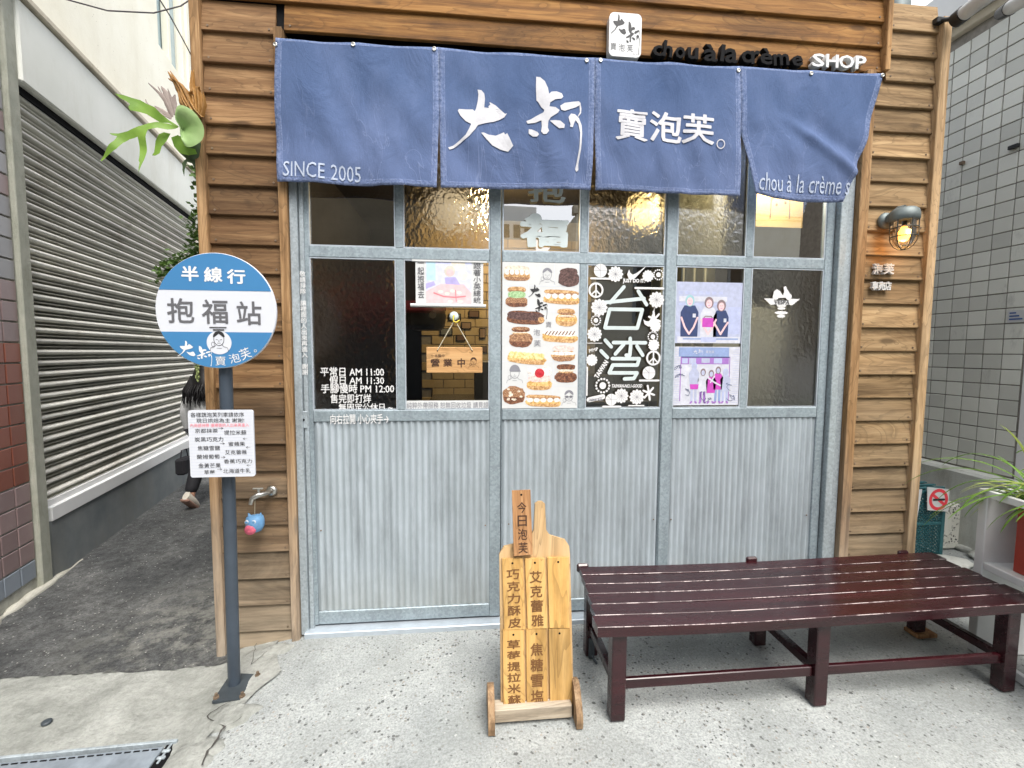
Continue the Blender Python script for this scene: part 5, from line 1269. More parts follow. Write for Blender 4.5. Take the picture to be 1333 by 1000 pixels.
def plaque(label, q, mt, chars, ink, bold=.02, hole=True, off=0.0, ch_rects=None, wide=.62, grp='menu plaques hanging on the stand'):
    """q: TL TR BR BL in pixels"""
    t = thing('menu_plaque', label, 'menu plaque', MP, group=grp)
    P4 = [mq(*p, off+.012) for p in q]; tl, tr, br, bl = P4
    y0 = -(off+.012)
    mb = MB(); mb.prism([bl, br, tr, tl], y0, y0+.011)
    build(mb, 'board', mt, t)
    if hole: mb = MB(); mb.disc((tl[0]+tr[0])/2, (tl[1]+tr[1])/2-.018, .0045, y0-.0008); build(mb, 'peg', M['black'], t)
    n = len(chars)
    for i, c_ in enumerate(chars):
        v0, v1 = (i+.75+.12)/(n+.75+.1), (i+.75+.95)/(n+.75+.1)
        def lerp(p, q_, u): return (p[0]+(q_[0]-p[0])*u, p[1]+(q_[1]-p[1])*u)
        la, lb = lerp(tl, bl, v0), lerp(tl, bl, v1); ra, rb = lerp(tr, br, v0), lerp(tr, br, v1)
        w = ra[0]-la[0]; m_ = w*(1-wide)/2; xc = (la[0]+lb[0])/2
        lettering(c_, (xc+m_, (lb[1]+rb[1])/2, xc+w-m_, (la[1]+ra[1])/2), y0-.0012, ink, t, bold=bold)
        
plaque('pine plaque lettered with five characters, top left of the six', ((653.5,728,), (680.5,727), (684,819.5), (656.5,820)), M['plaque'], '巧克力酥皮', M['burnt'])
plaque('pine plaque lettered with four characters, top middle of the six', ((683.5,727), (709,727), (713,818), (687,819)), M['plaque'], '艾克蕾雅', M['burnt'])
plaque('blank pine plaque, top right of the six', ((712.5,726), (740.5,726), (741.5,817.5), (715.5,817.5)), M['plaque'], '', M['burnt'])
plaque('pine plaque lettered with six characters, bottom left of the six', ((654.5,820.5), (682,820.5), (683.5,918.5), (655.5,919.5)), M['plaque'], '草莓提拉米蘇', M['burnt'])
plaque('pine plaque lettered with four characters, bottom middle of the six', ((685,819.5), (711.5,819.5), (713,917.5), (686,918.5)), M['plaque'], '焦糖雪塩', M['burnt'])
plaque('blank pine plaque, bottom right of the six', ((714.5,819), (742,818.5), (746,917), (716.5,917.5)), M['plaque'], '', M['burnt'])
plaque('narrow brown plaque with dark characters tied to the handle of the board', ((666.5,639), (690.5,638), (693.5,722), (669,724)), M['plaque_dark'], '今日泡芙', M['burnt_dark'], .012, True, .012, wide=.5)

# ---------------- bench
bt = thing('bench', 'long low slatted bench in chipped glossy maroon paint in front of the doors', 'bench')
ZT = .42
edges = lin(-.745, -.245, 6)
rb = random.Random(4)
ends = [(.505, 2.50), (.520, 2.52), (.530, 2.50), (.538, 2.515), (.545, 2.50), (.552, 2.515)]
for i in range(6):
    y0, y1 = edges[i]+.0018, edges[i+1]-.0018; x0, x1 = ends[i]
    mb = MB(); n = 12; sag = lambda x: -.009*sin(pi*(x-x0)/(x1-x0))-.003*sin(pi*(x-x0)/(x1-x0)*2)+.003*noise.noise(Vector((x*1.5, i*3.3, 0)))
    b_ = .0020; ZT = .42+rb.uniform(-.003,.003); pr = [(y0, ZT-.028), (y0, ZT-b_), (y0+b_, ZT), (y1-b_, ZT), (y1, ZT-b_), (y1, ZT-.028)]
    if i == 0: pr[0] = (y0, ZT-.042); pr[5] = (y1, ZT-.042)
    vs = []
    for k in range(n+1):
        x = x0+(x1-x0)*k/n
        for (y, z) in pr: vs.append((x, y, z+sag(x)))
    m_ = len(pr)
    mats_ = [0, 1, 0, 1, 0, 0]
    for j in range(m_):
        mb.add([vs[k*m_+q] for k in range(n+1) for q in (j, (j+1) % m_)], [(2*k, 2*k+1, 2*k+3, 2*k+2)[::-1] for k in range(n)], mats_[j])
    mb.add(vs[:m_], [tuple(range(m_))], 0); mb.add(vs[-m_:], [tuple(range(m_))[::-1]], 0)
    build(mb, 'plank', [M['bench'], M['bench_edge']], bt)
ZT = .42
legx = (.603, 1.489, 2.392)
for i, x in enumerate(legx):
    build(MB().box(x-.030, x+.030, -.725, -.668, .001, ZT-.043, .004), 'leg', M['bench'], bt)
    build(MB().box(x-.030, x+.030, -.330, -.275, .001 if i < 2 else .022, ZT-.03, .004), 'leg', M['bench'], bt)
    build(MB().box(x-.022, x+.022, -.6675, -.3305, ZT-.075, ZT-.0325, .003), 'cross_beam', M['bench'], bt)
    build(MB().box(x-.016, x+.016, -.6675, -.3305, .125, .165, .003), 'stretcher', M['bench'], bt)
for a, b_ in zip(legx, legx[1:]):
    build(MB().box(a+.0305, b_-.0305, -.708, -.688, .125, .168, .003), 'front_stretcher', M['bench'], bt)
    build(MB().box(a+.0305, b_-.0305, -.318, -.296, ZT-.10, ZT-.035, .003), 'rear_apron', M['bench'], bt)
for x in (.575, 1.484, 2.36): build(MB().box(x-.03, x+.03, -.2445, -.222, ZT-.035, ZT+.010, .008), 'peg', M['bench'], bt)
build(MB().tube([(.60, -.345, .02), (.603, -.358, -.0+.012), (.612, -.385, .004)], .006, 8).box(.585, .612, -.346, -.331, .0, .10, .002), 'metal_strap', M['plate'], bt)
build(MB().box(2.355, 2.47, -.35, -.27, .001, .021, .002), 'shim_block', M['plaque_dark'], None)
tag(bpy.data.objects['shim_block'], 'small wooden block wedged under the right rear bench leg', 'wood block')

# ================================================================ left: neighbouring building along the alley
A0, A1 = onZ(71, 752, -.08), onZ(239, 630.4, -.08)
dl = Vector((A1.x-A0.x, A1.y-A0.y, 0)).normalized()
LW = Plane((A0.x, A0.y, 0), dl, (0, 0, 1))
if LW.n.x < 0: LW.n = -LW.n
# plane.a runs away from the camera; the visible side must be -y local, so a x b must face the alley
assert LW.n.x > 0
lw = thing('neighbour_building', 'cream rendered building with a long ribbed roller shutter along the alley', 'building', LW)
lw.matrix_world = LW.matrix()
def L(px, py, off=0.0): return LW.hit(px, py, off)
zsb = L(141.8, 199.5)[1]; ztb = L(100, 82)[1]; zs1 = L(150, 634)[1]; zs0 = L(150, 619)[1]+.012
send = L(253, 270)[0]; s0 = L(62, 600, .0)[0]-.01
zslat = zs0+.03
S_END = send+.05
build(MB().box(s0, 30, 0.0, .3, -.2, zs1, .0), 'base_wall', M['base_wall'], lw)
build(MB().box(s0, S_END, -.012, .12, zs1, zs0-.012, .004).box(s0, S_END, .02, .14, zs0-.012, zs0+.03, .003), 'shutter_sill', M['white_wall'], lw)
sp_ = .0755; ns = int((zsb-.03-zslat)/sp_)
mb = MB(); prof = []
for k in range(9):
    w = pi*k/8; prof.append((.056-.032*sin(w), sp_*.30+sp_*.50*(1-cos(w))/2))
prof = [(.11, .0), (.040, .002), (.038, .0065), (.10, .009), (.11, sp_*.27)]+prof+[(.10, sp_*.82), (.11, sp_-.0005)]
vs = [(x, y, z) for x in (s0+.0, S_END) for y, z in prof]; n = len(prof)
mb.add(vs, [(i, n+i, n+i+1, i+1) for i in range(n-1)], 0, False)
slm = mb.mesh('slat', M['shutter'])
for k in range(ns+1): link('slat', slm, lw, (0, random.uniform(-.002, .002), zslat+k*sp_))
build(MB().box(s0, S_END, .112, .13, zslat, zsb), 'shutter_backing', M['black'], lw)
build(MB().box(s0, S_END, .010, .14, zsb-.045, zsb-.0), 'shutter_slot', M['black'], lw)
build(MB().box(-.06, S_END+.03, -.045, .25, zsb, ztb, .01), 'beam', M['beam'], lw)
build(MB().box(-.3, S_END+.05, -.075, .25, ztb+.001, ztb+.045, .006), 'ledge', M['ledge'], lw)
build(MB().box(-1.5, 2.35, .06, .4, ztb+.046, 7.0), 'upper_wall', M['stucco'], lw)
# window high on the wall behind the corner post
wz = ztb+.9
build(MB().box(3.3, 30, .06, .4, ztb+.046, 7), 'upper_wall', M['stucco'], lw)
build(MB().box(2.351, 3.299, .06, .4, ztb+.046, L(235,90)[1]), 'upper_wall', M['stucco'], lw)
wf = build(MB().box(2.352, 2.46, .09, .16, L(235,90)[1]+.001, 6.9, .005).box(2.75, 2.82, .09, .16, L(235,90)[1]+.001, 6.9, .005).box(3.19, 3.298, .09, .16, L(235,90)[1]+.001, 6.9, .005), 'window', M['stucco'], lw)
build(MB().box(2.461, 3.189, .17, .18, L(235,90)[1]+.001, 6.9), 'pane', simple('pale_window_glass', (.42,.52,.55), .12), wf)
build(MB().box(2.0, 30, .0, .25, zs1, zsb+2).box(S_END+.001, S_END+.002, 0, .01, 0, .1), 'far_wall', M['tile_ash'], None) if False else None
build(MB().box(S_END+.032, 30, .02, .25, zs1, ztb), 'far_wall', M['stucco'], lw)
# strip and tiled pillar nearest the camera
build(MB().box(L(43,600,.02)[0], L(57,600,.02)[0]-.0, -.028, .2, -.1, ztb+.6, .006), 'edge_strip', M['strip'], lw)
xt = L(43, 600, .02)[0]-.002
build(MB().box(-2.5, xt, .006, .3, -.2, 6), 'grout_wall', M['grout_pale'], lw)
tz, tx = .128, .139
zt0 = L(25, 400+95/4.937)[1]; k0 = int((zt0+.12)/tz)+1
tms = {m_: MB().box(0, tx-.011, -.004, .006, 0, tz-.011, .0025).mesh('tile', M[m_]) for m_ in ('tile_grey', 'tile_red', 'tile_mauve', 'tile_ash', 'tile_blue')}
for i in range(-k0, 26):
    z = zt0+i*tz+.003
    if z < -.09: continue
    for j in range(7):
        x = xt-(j+1)*tx
        zz = z
        if zz < .12: m_ = 'tile_blue'
        elif zz < .62: m_ = 'tile_mauve'
        elif zz < 1.42: m_ = 'tile_red'
        elif zz < 1.7: m_ = 'tile_mauve'
        else: m_ = 'tile_ash'
        if m_ == 'tile_ash' and noise.noise(Vector((zz*3, j*2.1, 0))) > .12: m_ = 'tile_mauve'
        link('tile', tms[m_], lw, (x, 0, z))
# mortar fillet at the foot of the wall
mb = MB(); pts = []
for i in range(34):
    s_ = -1.2+i*.045; p = LW.matrix() @ Vector((s_, -.015-.02*abs(noise.noise(Vector((s_*4, 0, 0)))), 0))
    pts.append((p.x, p.y, -.082))
mb.tube(pts, [max(.006, (.03+.04*noise.noise(Vector((i*.35, 3, 0))))*min(1, (34-i)/12)) for i in range(34)], 8)
tag(build(mb, 'mortar_fillet', M['mortar']), kind='structure')
# cables slung over the alley
for lab, pts, y_ in (('thin dark cable sagging across the top of the cream wall', ((78,-3), (140,14), (200,17), (235,8), (256,-6)), .5), ('pale cable running down towards the corner post', ((205,-5), (222,22), (240,55), (254,82)), .9)):
    t = thing('cable', lab, 'cable'); P3 = [onY(px, py, y_+.4*i/len(pts)) for i, (px, py) in enumerate(pts)]
    f = []
    for i in range(len(P3)-1):
        for q in range(6): f.append(P3[i].lerp(P3[i+1], q/6))
    build(MB().tube(f+[P3[-1]], .004, 6), 'wire', M['cable'], t)
# building closing the alley far behind
build(MB().box(-9, -1.4, 15, 15.3, -.1, 6), 'alley_end_wall', M['tile_ash'], None); tag(bpy.data.objects['alley_end_wall'], 'plain grey wall closing the far end of the alley', 'wall')

# ================================================================ right: tiled building
DR = 3.62
RP0 = CAMP + ray(1240, 461)*DR
tr = .1007*DR/3.3; tc_ = .1125*DR/3.3
XR = RP0.x
RW = Plane((XR, 0, 0), (0, -1, 0), (0, 0, 1))   # a runs towards the camera, visible side faces -x
assert RW.n.x < 0
rw = thing('tiled_building', 'neighbouring wall of pale grey tiles with stained joints under a sloping eave', 'building', RW)
def Q(px, py, off=0.0): return RW.hit(px, py, off)
zb_ = 1.5-10*tr+.0; c0_ = Q(1170+305/6.25, 400)[0]     # a vertical joint
ztop = Q(1262, 40)[1]; xw = Q(1316.5, 540)[0]
tm = MB().box(.004, tc_-.004, -.004, .006, .004, tr-.004, .002).mesh('tile', M['tile_grey'])
zrow0 = Q(1250, 461)[1]
i0 = int((zrow0-.55)/tr)
for i in range(-i0, 60):
    z = zrow0+i*tr
    if z+tr > ztop: break
    for j in range(-3, 9):
        x = c0_+j*tc_
        if z < 1.42 and x+tc_ > xw+.05: continue
        if j > 7 and z < 2: continue
        link('tile', tm, rw, (x, random.uniform(-.0008, .0008), z))
zlow = zrow0-i0*tr
build(MB().box(c0_-12*tc_, 2.6, .004, .3, -.1, ztop+.1), 'grout_wall', M['grout'], rw)
build(MB().box(xw+.055, 2.6, -.012, .003, zlow-.1, 1.42+tr*.3, .003), 'white_panel', M['white_wall'], rw)
build(MB().box(c0_-12*tc_, 2.6, -.13, .0035, -.1, zlow-.006, .02), 'plinth', M['plinth'], rw)
build(MB().box(c0_-12*tc_, 2.6, -.05, .3, ztop+.001, ztop+.07, .006), 'eave_soffit', M['ledge'], rw)
build(MB().box(c0_-12*tc_, 2.6, -.13, .5, ztop+.072, ztop+.36, .01), 'eave', M['white_wall'], rw)
q = Q(1313, 413); 
build(MB().box(q[0], q[0]+.13, -.010, -.0045, q[1]-.04, q[1]+.045, .001), 'number_plate', M['paper'], rw)
mb = MB()
for i in range(3): mb.box(q[0]+.012, q[0]+.05+.02*i, -.0115, -.0101, q[1]+.022-.022*i, q[1]+.032-.022*i)
build(mb, 'lettering', simple('blue_ink', (.05,.12,.35), .6), rw)
for px, py, w in ((1254,213,.02), (1318,193,.05)):
    q = Q(px, py); build(MB().box(q[0]-.01, q[0]+w, -.03, -.0045, q[1]-.012, q[1]+.014, .003), 'wall_bracket', M['bolt'] if w < .03 else M['rubber'], rw)
# rust and drip stains: thin dried runs below fixings
# far pale wall behind, above the right boards
t = thing('rear_building', 'pale building rising behind the lower right part of the shop', 'building')
build(MB().box(2.2, 12, 6.2, 6.5, 0, 14), 'wall', M['white_wall'], t)
p = onY(1172, 5, .25)
t = thing('vent_pipe', 'dark grey pipe standing on the lower roof behind the timber cap', 'pipe', loc=(onY(1166, 5, .35).x, .35, 3.32))
build(MB().lathe([(.075, 0), (.075, 1.2), (.06, 1.22)], seg=24), 'tube', M['lamp_metal'], t)
# spotlight tubes at the top of the corner post
a, b_ = onY(1247, 24, -.10), onY(1305, -22, -.32)
t = thing('spotlight', 'white cylindrical spotlight with a black end on a bracket at the corner post', 'spotlight')
d_ = (b_-a).normalized()
build(MB().tube([a+d_*.02, b_], .036, 20), 'housing', M['pipe_white'], t); build(MB().tube([a-d_*.012, a+d_*.035], [.039, .041], 20), 'end_cap', M['rubber'], t)
c = onY(1226, 26, -.05)
build(MB().tube([c, c.lerp(a, .5)+Vector((0, 0, .0)), a], .012, 8), 'bracket', M['rubber'], t); build(MB().box(c.x-.025, c.x+.03, -.05, .02, c.z-.012, c.z+.02, .004), 'mount', M['rubber'], t)
a, b_ = onY(1312, 12, -.15), onY(1345, -8, -.3)
t = thing('spotlight', 'black end of a second spotlight below the eave at the top right edge', 'spotlight')
build(MB().tube([a, b_], .035, 18), 'housing', M['pipe_white'], t); d_ = (b_-a).normalized(); build(MB().tube([a-d_*.05, a+d_*.02], [.030, .038], 18), 'end_cap', M['rubber'], t)

# ---------------- crate stand with no smoking card
Yc = .50
cl, crt = onY(1170, 722, Yc).x, onZ(1223.5, 721, 0).x-.03
cz = onY(1210, 637, Yc).z
crt = onY(1229, 690, Yc).x
t = thing('plastic_crate', 'tall teal mesh plastic crate stack beside the right corner post', 'crate', loc=(0, 0, 0))
mb = MB(); D = .33
def lattice(mb, x0, x1, z0, z1, y, st=.028, w=.005, ax='y'):
    """diagonal lattice clipped to a rectangle"""
    for sgn in (1, -1):
        k = -int((z1-z0)/st)-1
        while k*st < (x1-x0):
            pts = []
            xa = x0+k*st if sgn > 0 else x1-k*st
            za = z0; xb = xa+sgn*(z1-z0); zb = z1
            if sgn > 0:
                if xa < x0: za += x0-xa; xa = x0
                if xb > x1: zb -= xb-x1; xb = x1
                ok = xa < xb
            else:
                if xa > x1: za += xa-x1; xa = x1
                if xb < x0: zb -= x0-xb; xb = x0
                ok = xa > xb
            if ok:
                dx, dz = (xb-xa), (zb-za); Ln = sqrt(dx*dx+dz*dz) or 1; nx_, nz_ = -dz/Ln*w/2, dx/Ln*w/2
                P = [(xa+nx_, za+nz_), (xb+nx_, zb+nz_), (xb-nx_, zb-nz_), (xa-nx_, za-nz_)]
                f = (lambda a, b, o: (a, y+o, b)) if ax == 'y' else (lambda a, b, o: (y+o, a, b))
                vs = [f(a, b, o) for o in (0, .006) for a, b in P]
                mb.add(vs, [(0,1,2,3), (7,6,5,4), (0,4,5,1), (1,5,6,2), (2,6,7,3), (3,7,4,0)])
            k += 1
lattice(mb, cl+.01, crt-.03, .03, cz-.03, Yc); lattice(mb, Yc+.02, Yc+D-.02, .03, cz-.03, crt-.008, ax='x'); lattice(mb, Yc+.02, Yc+D-.02, .03, cz-.03, cl, ax='x'); lattice(mb, cl+.01, crt-.01, .03, cz-.03, Yc+D-.006)
build(mb, 'mesh_side', M['crate'], t)
fr_ = MB()
for x in (cl, crt-.03):
    for y in (Yc-.004, Yc+D-.02): fr_.box(x, x+.03, y, y+.026, .0, cz, .004)
for z in (.0, cz*.5-.01, cz-.03): fr_.box(cl+.0305, crt-.0305, Yc-.003, Yc+.010, z, z+.022, .003); fr_.box(crt-.012, crt+.001, Yc+.0225, Yc+D-.0205, z, z+.022, .003)
for k in range(5): fr_.box(cl+.002, crt-.002, Yc+.01+k*.065, Yc+.035+k*.065, cz+.0005, cz+.010, .003)
for k in range(5): fr_.box(cl+.01+k*.06, cl+.022+k*.06, Yc+.01, Yc+D-.01, cz-.012, cz-.001, .002) if cl+.03+k*.06 < crt else None
build(fr_, 'frame', M['crate'], t)
t = thing('paper_sheet', 'blank white paper strip leaning on the front of the teal crate', 'paper')
r = [onY(*p, Yc-.008) for p in ((1182,639), (1200.5,637), (1190,696), (1182,696))]
build(MB().prism([(p.x, p.z) for p in r][::-1], Yc-.009, Yc-.006), 'sheet', M['paper'], t)
t = thing('warning_card', 'white card with a red no smoking symbol tied to the crate corner', 'sign')
r = [onY(*p, Yc-.02) for p in ((1206.5,634), (1235.5,637), (1233,666), (1206.5,664))]; P4 = [(p.x, p.z) for p in r]
build(MB().prism(P4[::-1], Yc-.024, Yc-.020), 'card', M['paper'], t)
cx_, cz_ = sum(p[0] for p in P4)/4+.003, sum(p[1] for p in P4)/4; w_ = (P4[1][0]-P4[0][0])
mb = MB(); mb.ribbon([(cx_+cos(2*pi*i/24)*w_*.36, cz_+sin(2*pi*i/24)*w_*.38) for i in range(25)], w_*.13, Yc-.0245); mb.ribbon([(cx_-w_*.26, cz_+w_*.2), (cx_+w_*.26, cz_-w_*.2)], w_*.12, Yc-.0255)
build(mb, 'symbol', M['red_ink'], t)
mb = MB(); mb.ribbon([(cx_-w_*.22, cz_+.0), (cx_+w_*.24, cz_+.0)], w_*.09, Yc-.0263); build(mb, 'cigarette', M['ink'], t)

# ---------------- concrete block, stones
bl_, br_ = onY(1238, 690, .62).x, onY(1262, 690, .62).x; bz_ = onY(1250, 657, .62).z
t = thing('concrete_block', 'speckled pale concrete block standing behind the teal crate', 'block')
build(MB().box(bl_-.12, br_, .62, .80, 0, bz_, .015), 'block', M['block'], t)
for i, (px, py, w, h, d_) in enumerate(((1262, 716, .10, .045, .12), (1240, 735, .12, .03, .1), (1282, 728, .09, .03, .1))):
    p = onZ(px, py, 0)
    mb = MB(); vs = []; ni, nj = 7, 10
    prof = []
    for a in range(ni):
        for b in range(nj):
            th = pi*a/(ni-1); ph = 2*pi*b/nj; v = Vector((sin(th)*cos(ph), sin(th)*sin(ph), cos(th)))
            q = 1+.35*noise.noise(v*1.3+Vector((i*9, 0, 0))); vs.append((v.x*w*q, v.y*d_*q, max(-.01, v.z*h*q+.02)))
    mb.add(vs, [(a*nj+b, (a+1)*nj+b, (a+1)*nj+(b+1) % nj, a*nj+(b+1) % nj) for a in range(ni-1) for b in range(nj)], 0, True)
    tag(build(mb, 'stone', M['plinth'], None, p), ('flat rough stone lying against the concrete block', 'flat grey stone lying nearest the right end of the bench', 'flat stone lying beside the white shelf')[i], 'stone')
mb = MB().box(0, .11, 0, .05, 0, .17, .006); p = onZ(1263, 716, 0)
tag(build(mb, 'red_brick', simple('old_brick', (.18,.06,.05), .85), None, (p.x+.05, p.y+.25, .02)), 'dark red brick standing upright behind the white shelf', 'brick')
tag(build(MB().box(0, .12, 0, .05, 0, .05, .006), 'red_brick', M['pot'], None, (p.x+.05, p.y+.28, .191)), 'red block lying on top of the dark upright brick', 'brick')

# ---------------- white cubby shelf with planter
K = onZ(1258, 843, 0); H = .80
e0, e1 = onZ(1270, 641, H), onZ(1333, 668, H); dv = (e1-e0); ang = R(-98.6)
t = thing('white_shelf', 'white painted open cubby shelf at the right edge behind the bench end', 'shelf', loc=(K.x, K.y, 0), rotz=ang)
T_ = .045; Wd, Dp = .95, .30
# local x runs along the open face, y goes into the shelf
build(MB().box(0, T_, 0, Dp, 0, H-.0005, .003), 'side_panel', M['white'], t)
build(MB().box(Wd-T_, Wd, 0, Dp, 0, H-.0005, .003), 'side_panel', M['white'], t)
build(MB().box(0, Wd, -.002, .022, H, H+.035, .003).box(0, Wd, Dp-.022, Dp, H, H+.035, .003).box(0, .045, .0225, Dp-.0225, H, H+.035, .003), 'top_rim', M['white'], t)
build(MB().box(T_+.0005, Wd-T_-.0005, .002, Dp-.002, H-.36, H-.325, .003), 'middle_shelf', M['white'], t)
build(MB().box(T_+.0005, Wd-T_-.0005, Dp-.03, Dp-.004, .0, .04, .003), 'bottom_rail', M['white'], t)
build(MB().box(T_+.0005, Wd-T_-.0005, Dp-.012, Dp-.003, .40, H-.37, .001), 'back_panel', M['white'], t)
build(MB().box(T_+.0005, Wd-T_-.0005, .004, .03, .0, .04, .003), 'bottom_rail', M['white'], t)
pm = Matrix.Translation((K.x, K.y, 0)) @ Matrix.Rotation(ang, 4, 'Z')
pc = pm @ Vector((.375, .17, 0))
pt_ = thing('flower_pot', 'red rectangular planter standing in the white shelf', 'planter', loc=(pc.x, pc.y, H-.324), rotz=ang)
mb = MB()
for x0, x1, y0_, y1_ in ((-.24, .24, -.12, -.105), (-.24, .24, .105, .12), (-.24, -.225, -.1049, .1049), (.225, .24, -.1049, .1049)): mb.box(x0, x1, y0_, y1_, .0, .33, .003)
build(mb, 'wall', M['pot'], pt_); build(MB().box(-.224, .224, -.104, .104, .0, .29), 'soil', simple('soil', (.03,.02,.012), .95, 0, .4, 30, .8), pt_)
# long arching blades
plt = thing('spider_plant', 'spider plant with long arching green blades spilling over the white shelf', 'plant', loc=(pc.x, pc.y, H+.0), rotz=ang)
rnd = random.Random(11)
def blade(L_, w, az, el, droop, seed):
    mb = MB(); vs = []; n = 12; p = Vector((0, 0, 0)); d = Vector((cos(az)*cos(el), sin(az)*cos(el), sin(el)))
    side = Vector((-sin(az), cos(az), 0))
    for i in range(n+1):
        t_ = i/n; ww = w*(.5+1.2*t_)*(1-t_)**.55*1.1+.0006
        up = side.cross(d).normalized()
        vs += [p-side*ww, p+up*(-ww*.45), p+side*ww]
        p = p+d*(L_/n); d = (d+Vector((0, 0, -droop/n))).normalized()
    fs = []
    for i in range(n): a = i*3; fs += [(a, a+1, a+4, a+3), (a+1, a+2, a+5, a+4)]
    mb.add(vs, fs, 0, True); return mb
for i in range(190):
    az = rnd.uniform(0, 2*pi); pale = rnd.random() < .18
    L_ = rnd.uniform(.14, .44); el = rnd.uniform(.2, 1.45); x = rnd.uniform(-.30, .16)
    m_ = blade(L_, rnd.uniform(.005, .010), az, el, rnd.uniform(.8, 3.0), i)
    build(m_, 'blade', M['blade_pale' if pale else 'blade'], plt, (x, rnd.uniform(-.05, .05), 0))
for az, L_, el in ((pi+.35, .85, .65), (pi+.1, .75, .5), (pi+.6, .7, .9), (-2.2, .6, .4), (-1.8, .55, .5), (pi-.1, .9, .8), (2.6, .7, 1.0), (-2.5, .7, .2)):
    build(blade(L_*.8, .0085, az, el, 1.8, 0), 'blade', M['blade'], plt, (-.22, 0, 0))

# ================================================================ plants on the corner post
c = onY(238, 168, -.06)
fn = thing('staghorn_fern', 'staghorn fern with forked green fronds and a round shield leaf hung on the corner post', 'fern', loc=c)
def F3(px, py, y=0.0): p = onY(px, py, c.y+y); return (p-c)
def frond(pts, widths, mat, name='frond', thick=.003, curl=.08):
    """pts: [(px,py,dy)], widths in metres"""
    P = [F3(*p) for p in pts]; f = []; w = []
    for i in range(len(P)-1):
        for q in range(5):
            t_ = q/5; a = P[max(i-1, 0)]; b = P[i]; c2_ = P[i+1]; d = P[min(i+2, len(P)-1)]
            f.append(.5*((2*b)+(c2_-a)*t_+(2*a-5*b+4*c2_-d)*t_**2+(-a+3*b-3*c2_+d)*t_**3)); w.append(widths[i]+(widths[i+1]-widths[i])*t_)
    f.append(P[-1]); w.append(widths[-1]); vs = []; n = len(f)
    for i in range(n):
        tg = (f[min(i+1, n-1)]-f[max(i-1, 0)]).normalized(); sd_ = tg.cross(Vector((0, 1, 0))).normalized(); ny_ = sd_.cross(tg)
        for k in range(-3, 4):
            u = k/3; wob = .8+.35*noise.noise(Vector((i*.55, k*.3, len(pts)+w[0]*99)))
            vs.append(f[i]+sd_*u*w[i]*.5*wob+ny_*(u*u*w[i]*curl))
    mb = MB(); fs = [(i*7+k, i*7+k+1, (i+1)*7+k+1, (i+1)*7+k) for i in range(n-1) for k in range(6)]
    mb.add(vs, fs, 0, True); return build(mb, name, M[mat], fn)
px = lambda a, b, d=0.0: (150+a/6.667, 90+b/6.667, d)
def leaf_poly(outline, mat, y0, y1, seed, name='frond', n=1):
    """traced outline, refined and bent out of its plane; y0 near the heart, y1 at the tips"""
    cen = F3(*px(585, 525)); mb = MB(); q = [F3(*px(a, b)) for a, b in outline]
    mb.flat([(p.x, p.z) for p in q], 0); me = mb.mesh(name, M[mat]); refine(me, .014)
    for v in me.vertices:
        d = sqrt((v.co.x-cen.x)**2+(v.co.z-cen.z)**2)/.40
        v.co.y = y0+(y1-y0)*.45*min(1, d)+.022*noise.noise(Vector((v.co.x*9, v.co.z*9, seed)))
    for p in me.polygons: p.use_smooth = True
    return link(name, me, fn)
leaf_poly([(600,560), (640,600), (720,690), (735,760), (700,800), (735,870), (700,880), (640,800), (600,790), (580,860), (575,920), (560,860), (565,800), (590,760), (545,720), (500,640), (480,590), (520,560)], 'fern_dark', .02, .03, 1)
leaf_poly([(90,282), (150,285), (215,300), (270,310), (330,345), (400,375), (440,420), (500,470), (575,515), (570,530), (500,495), (430,495), (390,470), (330,435), (270,420), (205,412), (190,385), (200,355), (170,335), (130,315)], 'fern', -.02, -.16, 3)
leaf_poly([(440,560), (400,580), (375,640), (365,740), (345,765), (375,770), (415,750), (430,690), (470,640), (500,575)], 'fern', -.015, -.05, 5)
leaf_poly([(70,630), (130,625), (200,600), (270,560), (350,520), (420,500), (500,505), (570,520), (590,530), (560,545), (500,560), (430,555), (360,580), (345,640), (350,760), (340,850), (314,962), (312,870), (300,850), (290,760), (275,640), (210,665), (170,700), (130,760), (60,820), (10,870), (5,860), (40,800), (80,730), (110,690), (125,650), (90,645)], 'fern', -.03, -.19, 7)
leaf_poly([(480,590), (540,570), (590,600), (620,680), (700,700), (715,740), (640,750), (560,730), (510,670)], 'fern', .0, .0, 12)
for a, b, w_ in ((((490,420), (440,300), (380,210), (285,120)), 0, .02), (((500,400), (430,260), (370,150)), 0, .014), (((520,400), (480,250), (455,170)), 0, .02), (((490,430), (380,380), (345,320)), 0, .012), (((500,400), (470,300), (440,220), (400,150)), 0, .05), (((490,420), (420,370), (340,320)), 0, .03), (((480,410), (300,320), (262,262)), 0, .012), (((500,350), (500,280), (520,220)), 0, .05), (((410,470), (340,480), (262,530)), 0, .012)):
    frond([px(*p, .0) for p in a], [w_]+[w_*.8]*(len(a)-2)+[.004], 'fern_pink')
for a, w_ in ((((640,360), (580,260), (530,150), (455,20)), .06), (((660,340), (600,240), (540,130), (460,80)), .05), (((680,360), (670,260), (650,150), (660,10)), .05), (((700,380), (700,280), (690,170), (715,160)), .07), (((620,330), (590,200), (510,110)), .07), (((720,400), (740,300), (740,200)), .06), (((600,330), (560,260), (540,160)), .06), (((730,420), (650,330), (610,220), (660,190)), .05)):
    frond([px(*p, -.01) for p in a], [w_*.55]*(len(a)-1)+[.006], 'fern_brown', curl=.5)
    frond([px(p[0]+18, p[1]-6, -.02) for p in a], [w_*.35]*(len(a)-1)+[.004], 'fern_brown', curl=.9)
